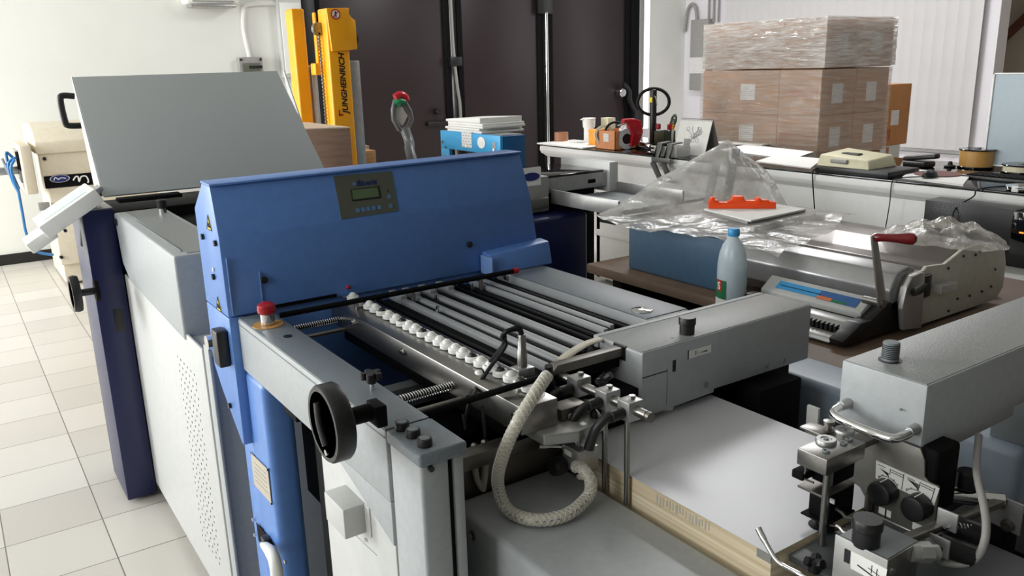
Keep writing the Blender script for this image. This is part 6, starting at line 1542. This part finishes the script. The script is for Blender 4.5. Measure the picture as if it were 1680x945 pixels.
# cross rails, clamps and end bracket on the right
zr = 1.0
A_ = on(1452, 895, Y=.56); B_ = on(1642, 822, Y=.56)
EBX = B_.x+.012
obj('cross_rail', M().hexa([(A_.x, .555, A_.z-.011), (EBX, .555, B_.z-.011), (EBX, .57, B_.z-.011), (A_.x, .57, A_.z-.011), (A_.x, .555, A_.z), (EBX, .555, B_.z), (EBX, .57, B_.z), (A_.x, .57, A_.z)], .0015), DSTEEL, Q_)
P4 = [on(*q, X=EBX) for q in ((1618, 853), (1672, 880), (1679, 830), (1630, 810))]
ebk = obj('end_bracket', M().quadplate(P4, (1, 0, 0), .004), ALU, Q_)
p = on(1654, 861, X=EBX); obj('bracket_bolt', M().lathe([(.0105, 0), (.0105, .005), (.005, .006), (.004, .004), (.001, .004)], (EBX, p.y, p.z), (-1, 0, 0), 18), DSTEEL, ebk)
obj('bracket_post', M().box(EBX+.005, EBX+.05, P4[0].y-.03, P4[0].y-.005, .74, P4[0].z, .003), MBLACK, Q_)
def blob(px, py, X, r, L, ax, nm, mt):
    p = on(px, py, X=X); a = Vector(ax).normalized(); return obj(nm, M().cyl(p-a*L/2, p+a*L/2, r, seg=20, b=r*.12), mt, Q_)
blob(1580, 868, 1.16, .017, .05, (.6, -.75, -.25), 'clamp_grip', BLACK)
blob(1568, 903, 1.12, .016, .05, (.6, -.75, -.3), 'clamp_grip', BLACK)
obj('clamp_bracket', M().box(1.095, 1.099, .525, .56, .985, 1.015, .001), ALU, Q_)
obj('clamp_bracket', M().box(1.13, 1.134, .535, .565, 1.01, 1.04, .001), ALU, Q_)
m = M(); p = on(1552, 862, X=1.13); m.helix(p, p+Vector((.03, -.02, -.004)), .005, .0012, 7, 5); obj('clamp_spring', m, CHROME, Q_)
p = on(1590, 815, X=1.3); obj('chrome_roller', M().cyl(p-Vector((.04, -.05, 0)), p+Vector((.03, -.04, 0)), .013), CHROME, Q_)
p = on(1587, 785, X=1.3); kb = obj('thumb_knob', M().cyl(p-Z_*.016, p+Z_*.014, .017, seg=22, b=.002), BLACK, Q_); obj('knob_stem', M().cyl(p-Z_*.04, p-Z_*.016, .004), CHROME, kb)
p = on(1557, 892, X=1.2); obj('rail_bolt', M().cyl(p-Z_*.01, p+Z_*.006, .007, seg=12), STEEL, Q_)
# bent steel lever and knurled knob at the near corner of the pile
m = M(); lp = [on(1244, 867, Z=.985), on(1256, 890, Z=.98), on(1277, 922, Z=.965), on(1312, 942, Z=.96), on(1345, 962, Z=.958)]
lp = [on(*q, X=.955-.005*i) for i, q in enumerate(((1244, 867), (1256, 890), (1277, 922), (1312, 942), (1350, 966)))]
m.tube(lp, lambda u: .0052 if u < .25 else .004, 10, smooth=5); obj('bent_lever', m, CHROME, Q_)
obj('lever_seat', M().cyl(lp[-1]-Z_*.02, lp[-1]+Z_*.008, .012), ALU, Q_)
p = on(1337, 925, X=.985); m = M()
for k in range(3): m.tube([p, p+Vector((math.cos(k*2.09+.5)*.014, math.sin(k*2.09+.5)*.014, .006))], .0075, 8)
m.cyl(p-Z_*.012, p+Z_*.008, .010); kb = obj('tri_knob', m, BLACK, Q_); obj('knob_stem', M().cyl((p.x, p.y, .942), p-Z_*.01, .005), CHROME, kb)
obj('rear_tub', M().box(.94, 1.9, -.2, .30, .02, .74, .01), DGREY, Q_)

# ------------------------------------------------------------------ paper pile
t = thing('paper_pile', 'tall pile of white coated sheets with cream edges on the feeder', 'paper pile', (1.15, .97, .60))
obj('sheets', M().box(.952, 1.357, .718, 1.215, .60, .949, .0008), EDGES, t)
obj('top_sheet', M().box(.951, 1.358, .717, 1.216, .949, .950), PAPERTOP, t)
m = M(); rr = random.Random(5)
for k in range(17):
    y = on(1078+k*5.3, 806+k*3.2, X=.952).y; z1 = .945-rr.random()*.004; m.box(.9512, .9522, y-.0022*rr.random()-.0008, y+.001, z1-.012-.008*rr.random(), z1)
tag(obj('edge_print', m, mat('faint_grey_print', (196, 192, 180), .7), t), kind='stuff')
m = M(); m.box(.9508, .9522, .718, .745, .934, .9485); obj('grey_flag', m, CABLE, t)
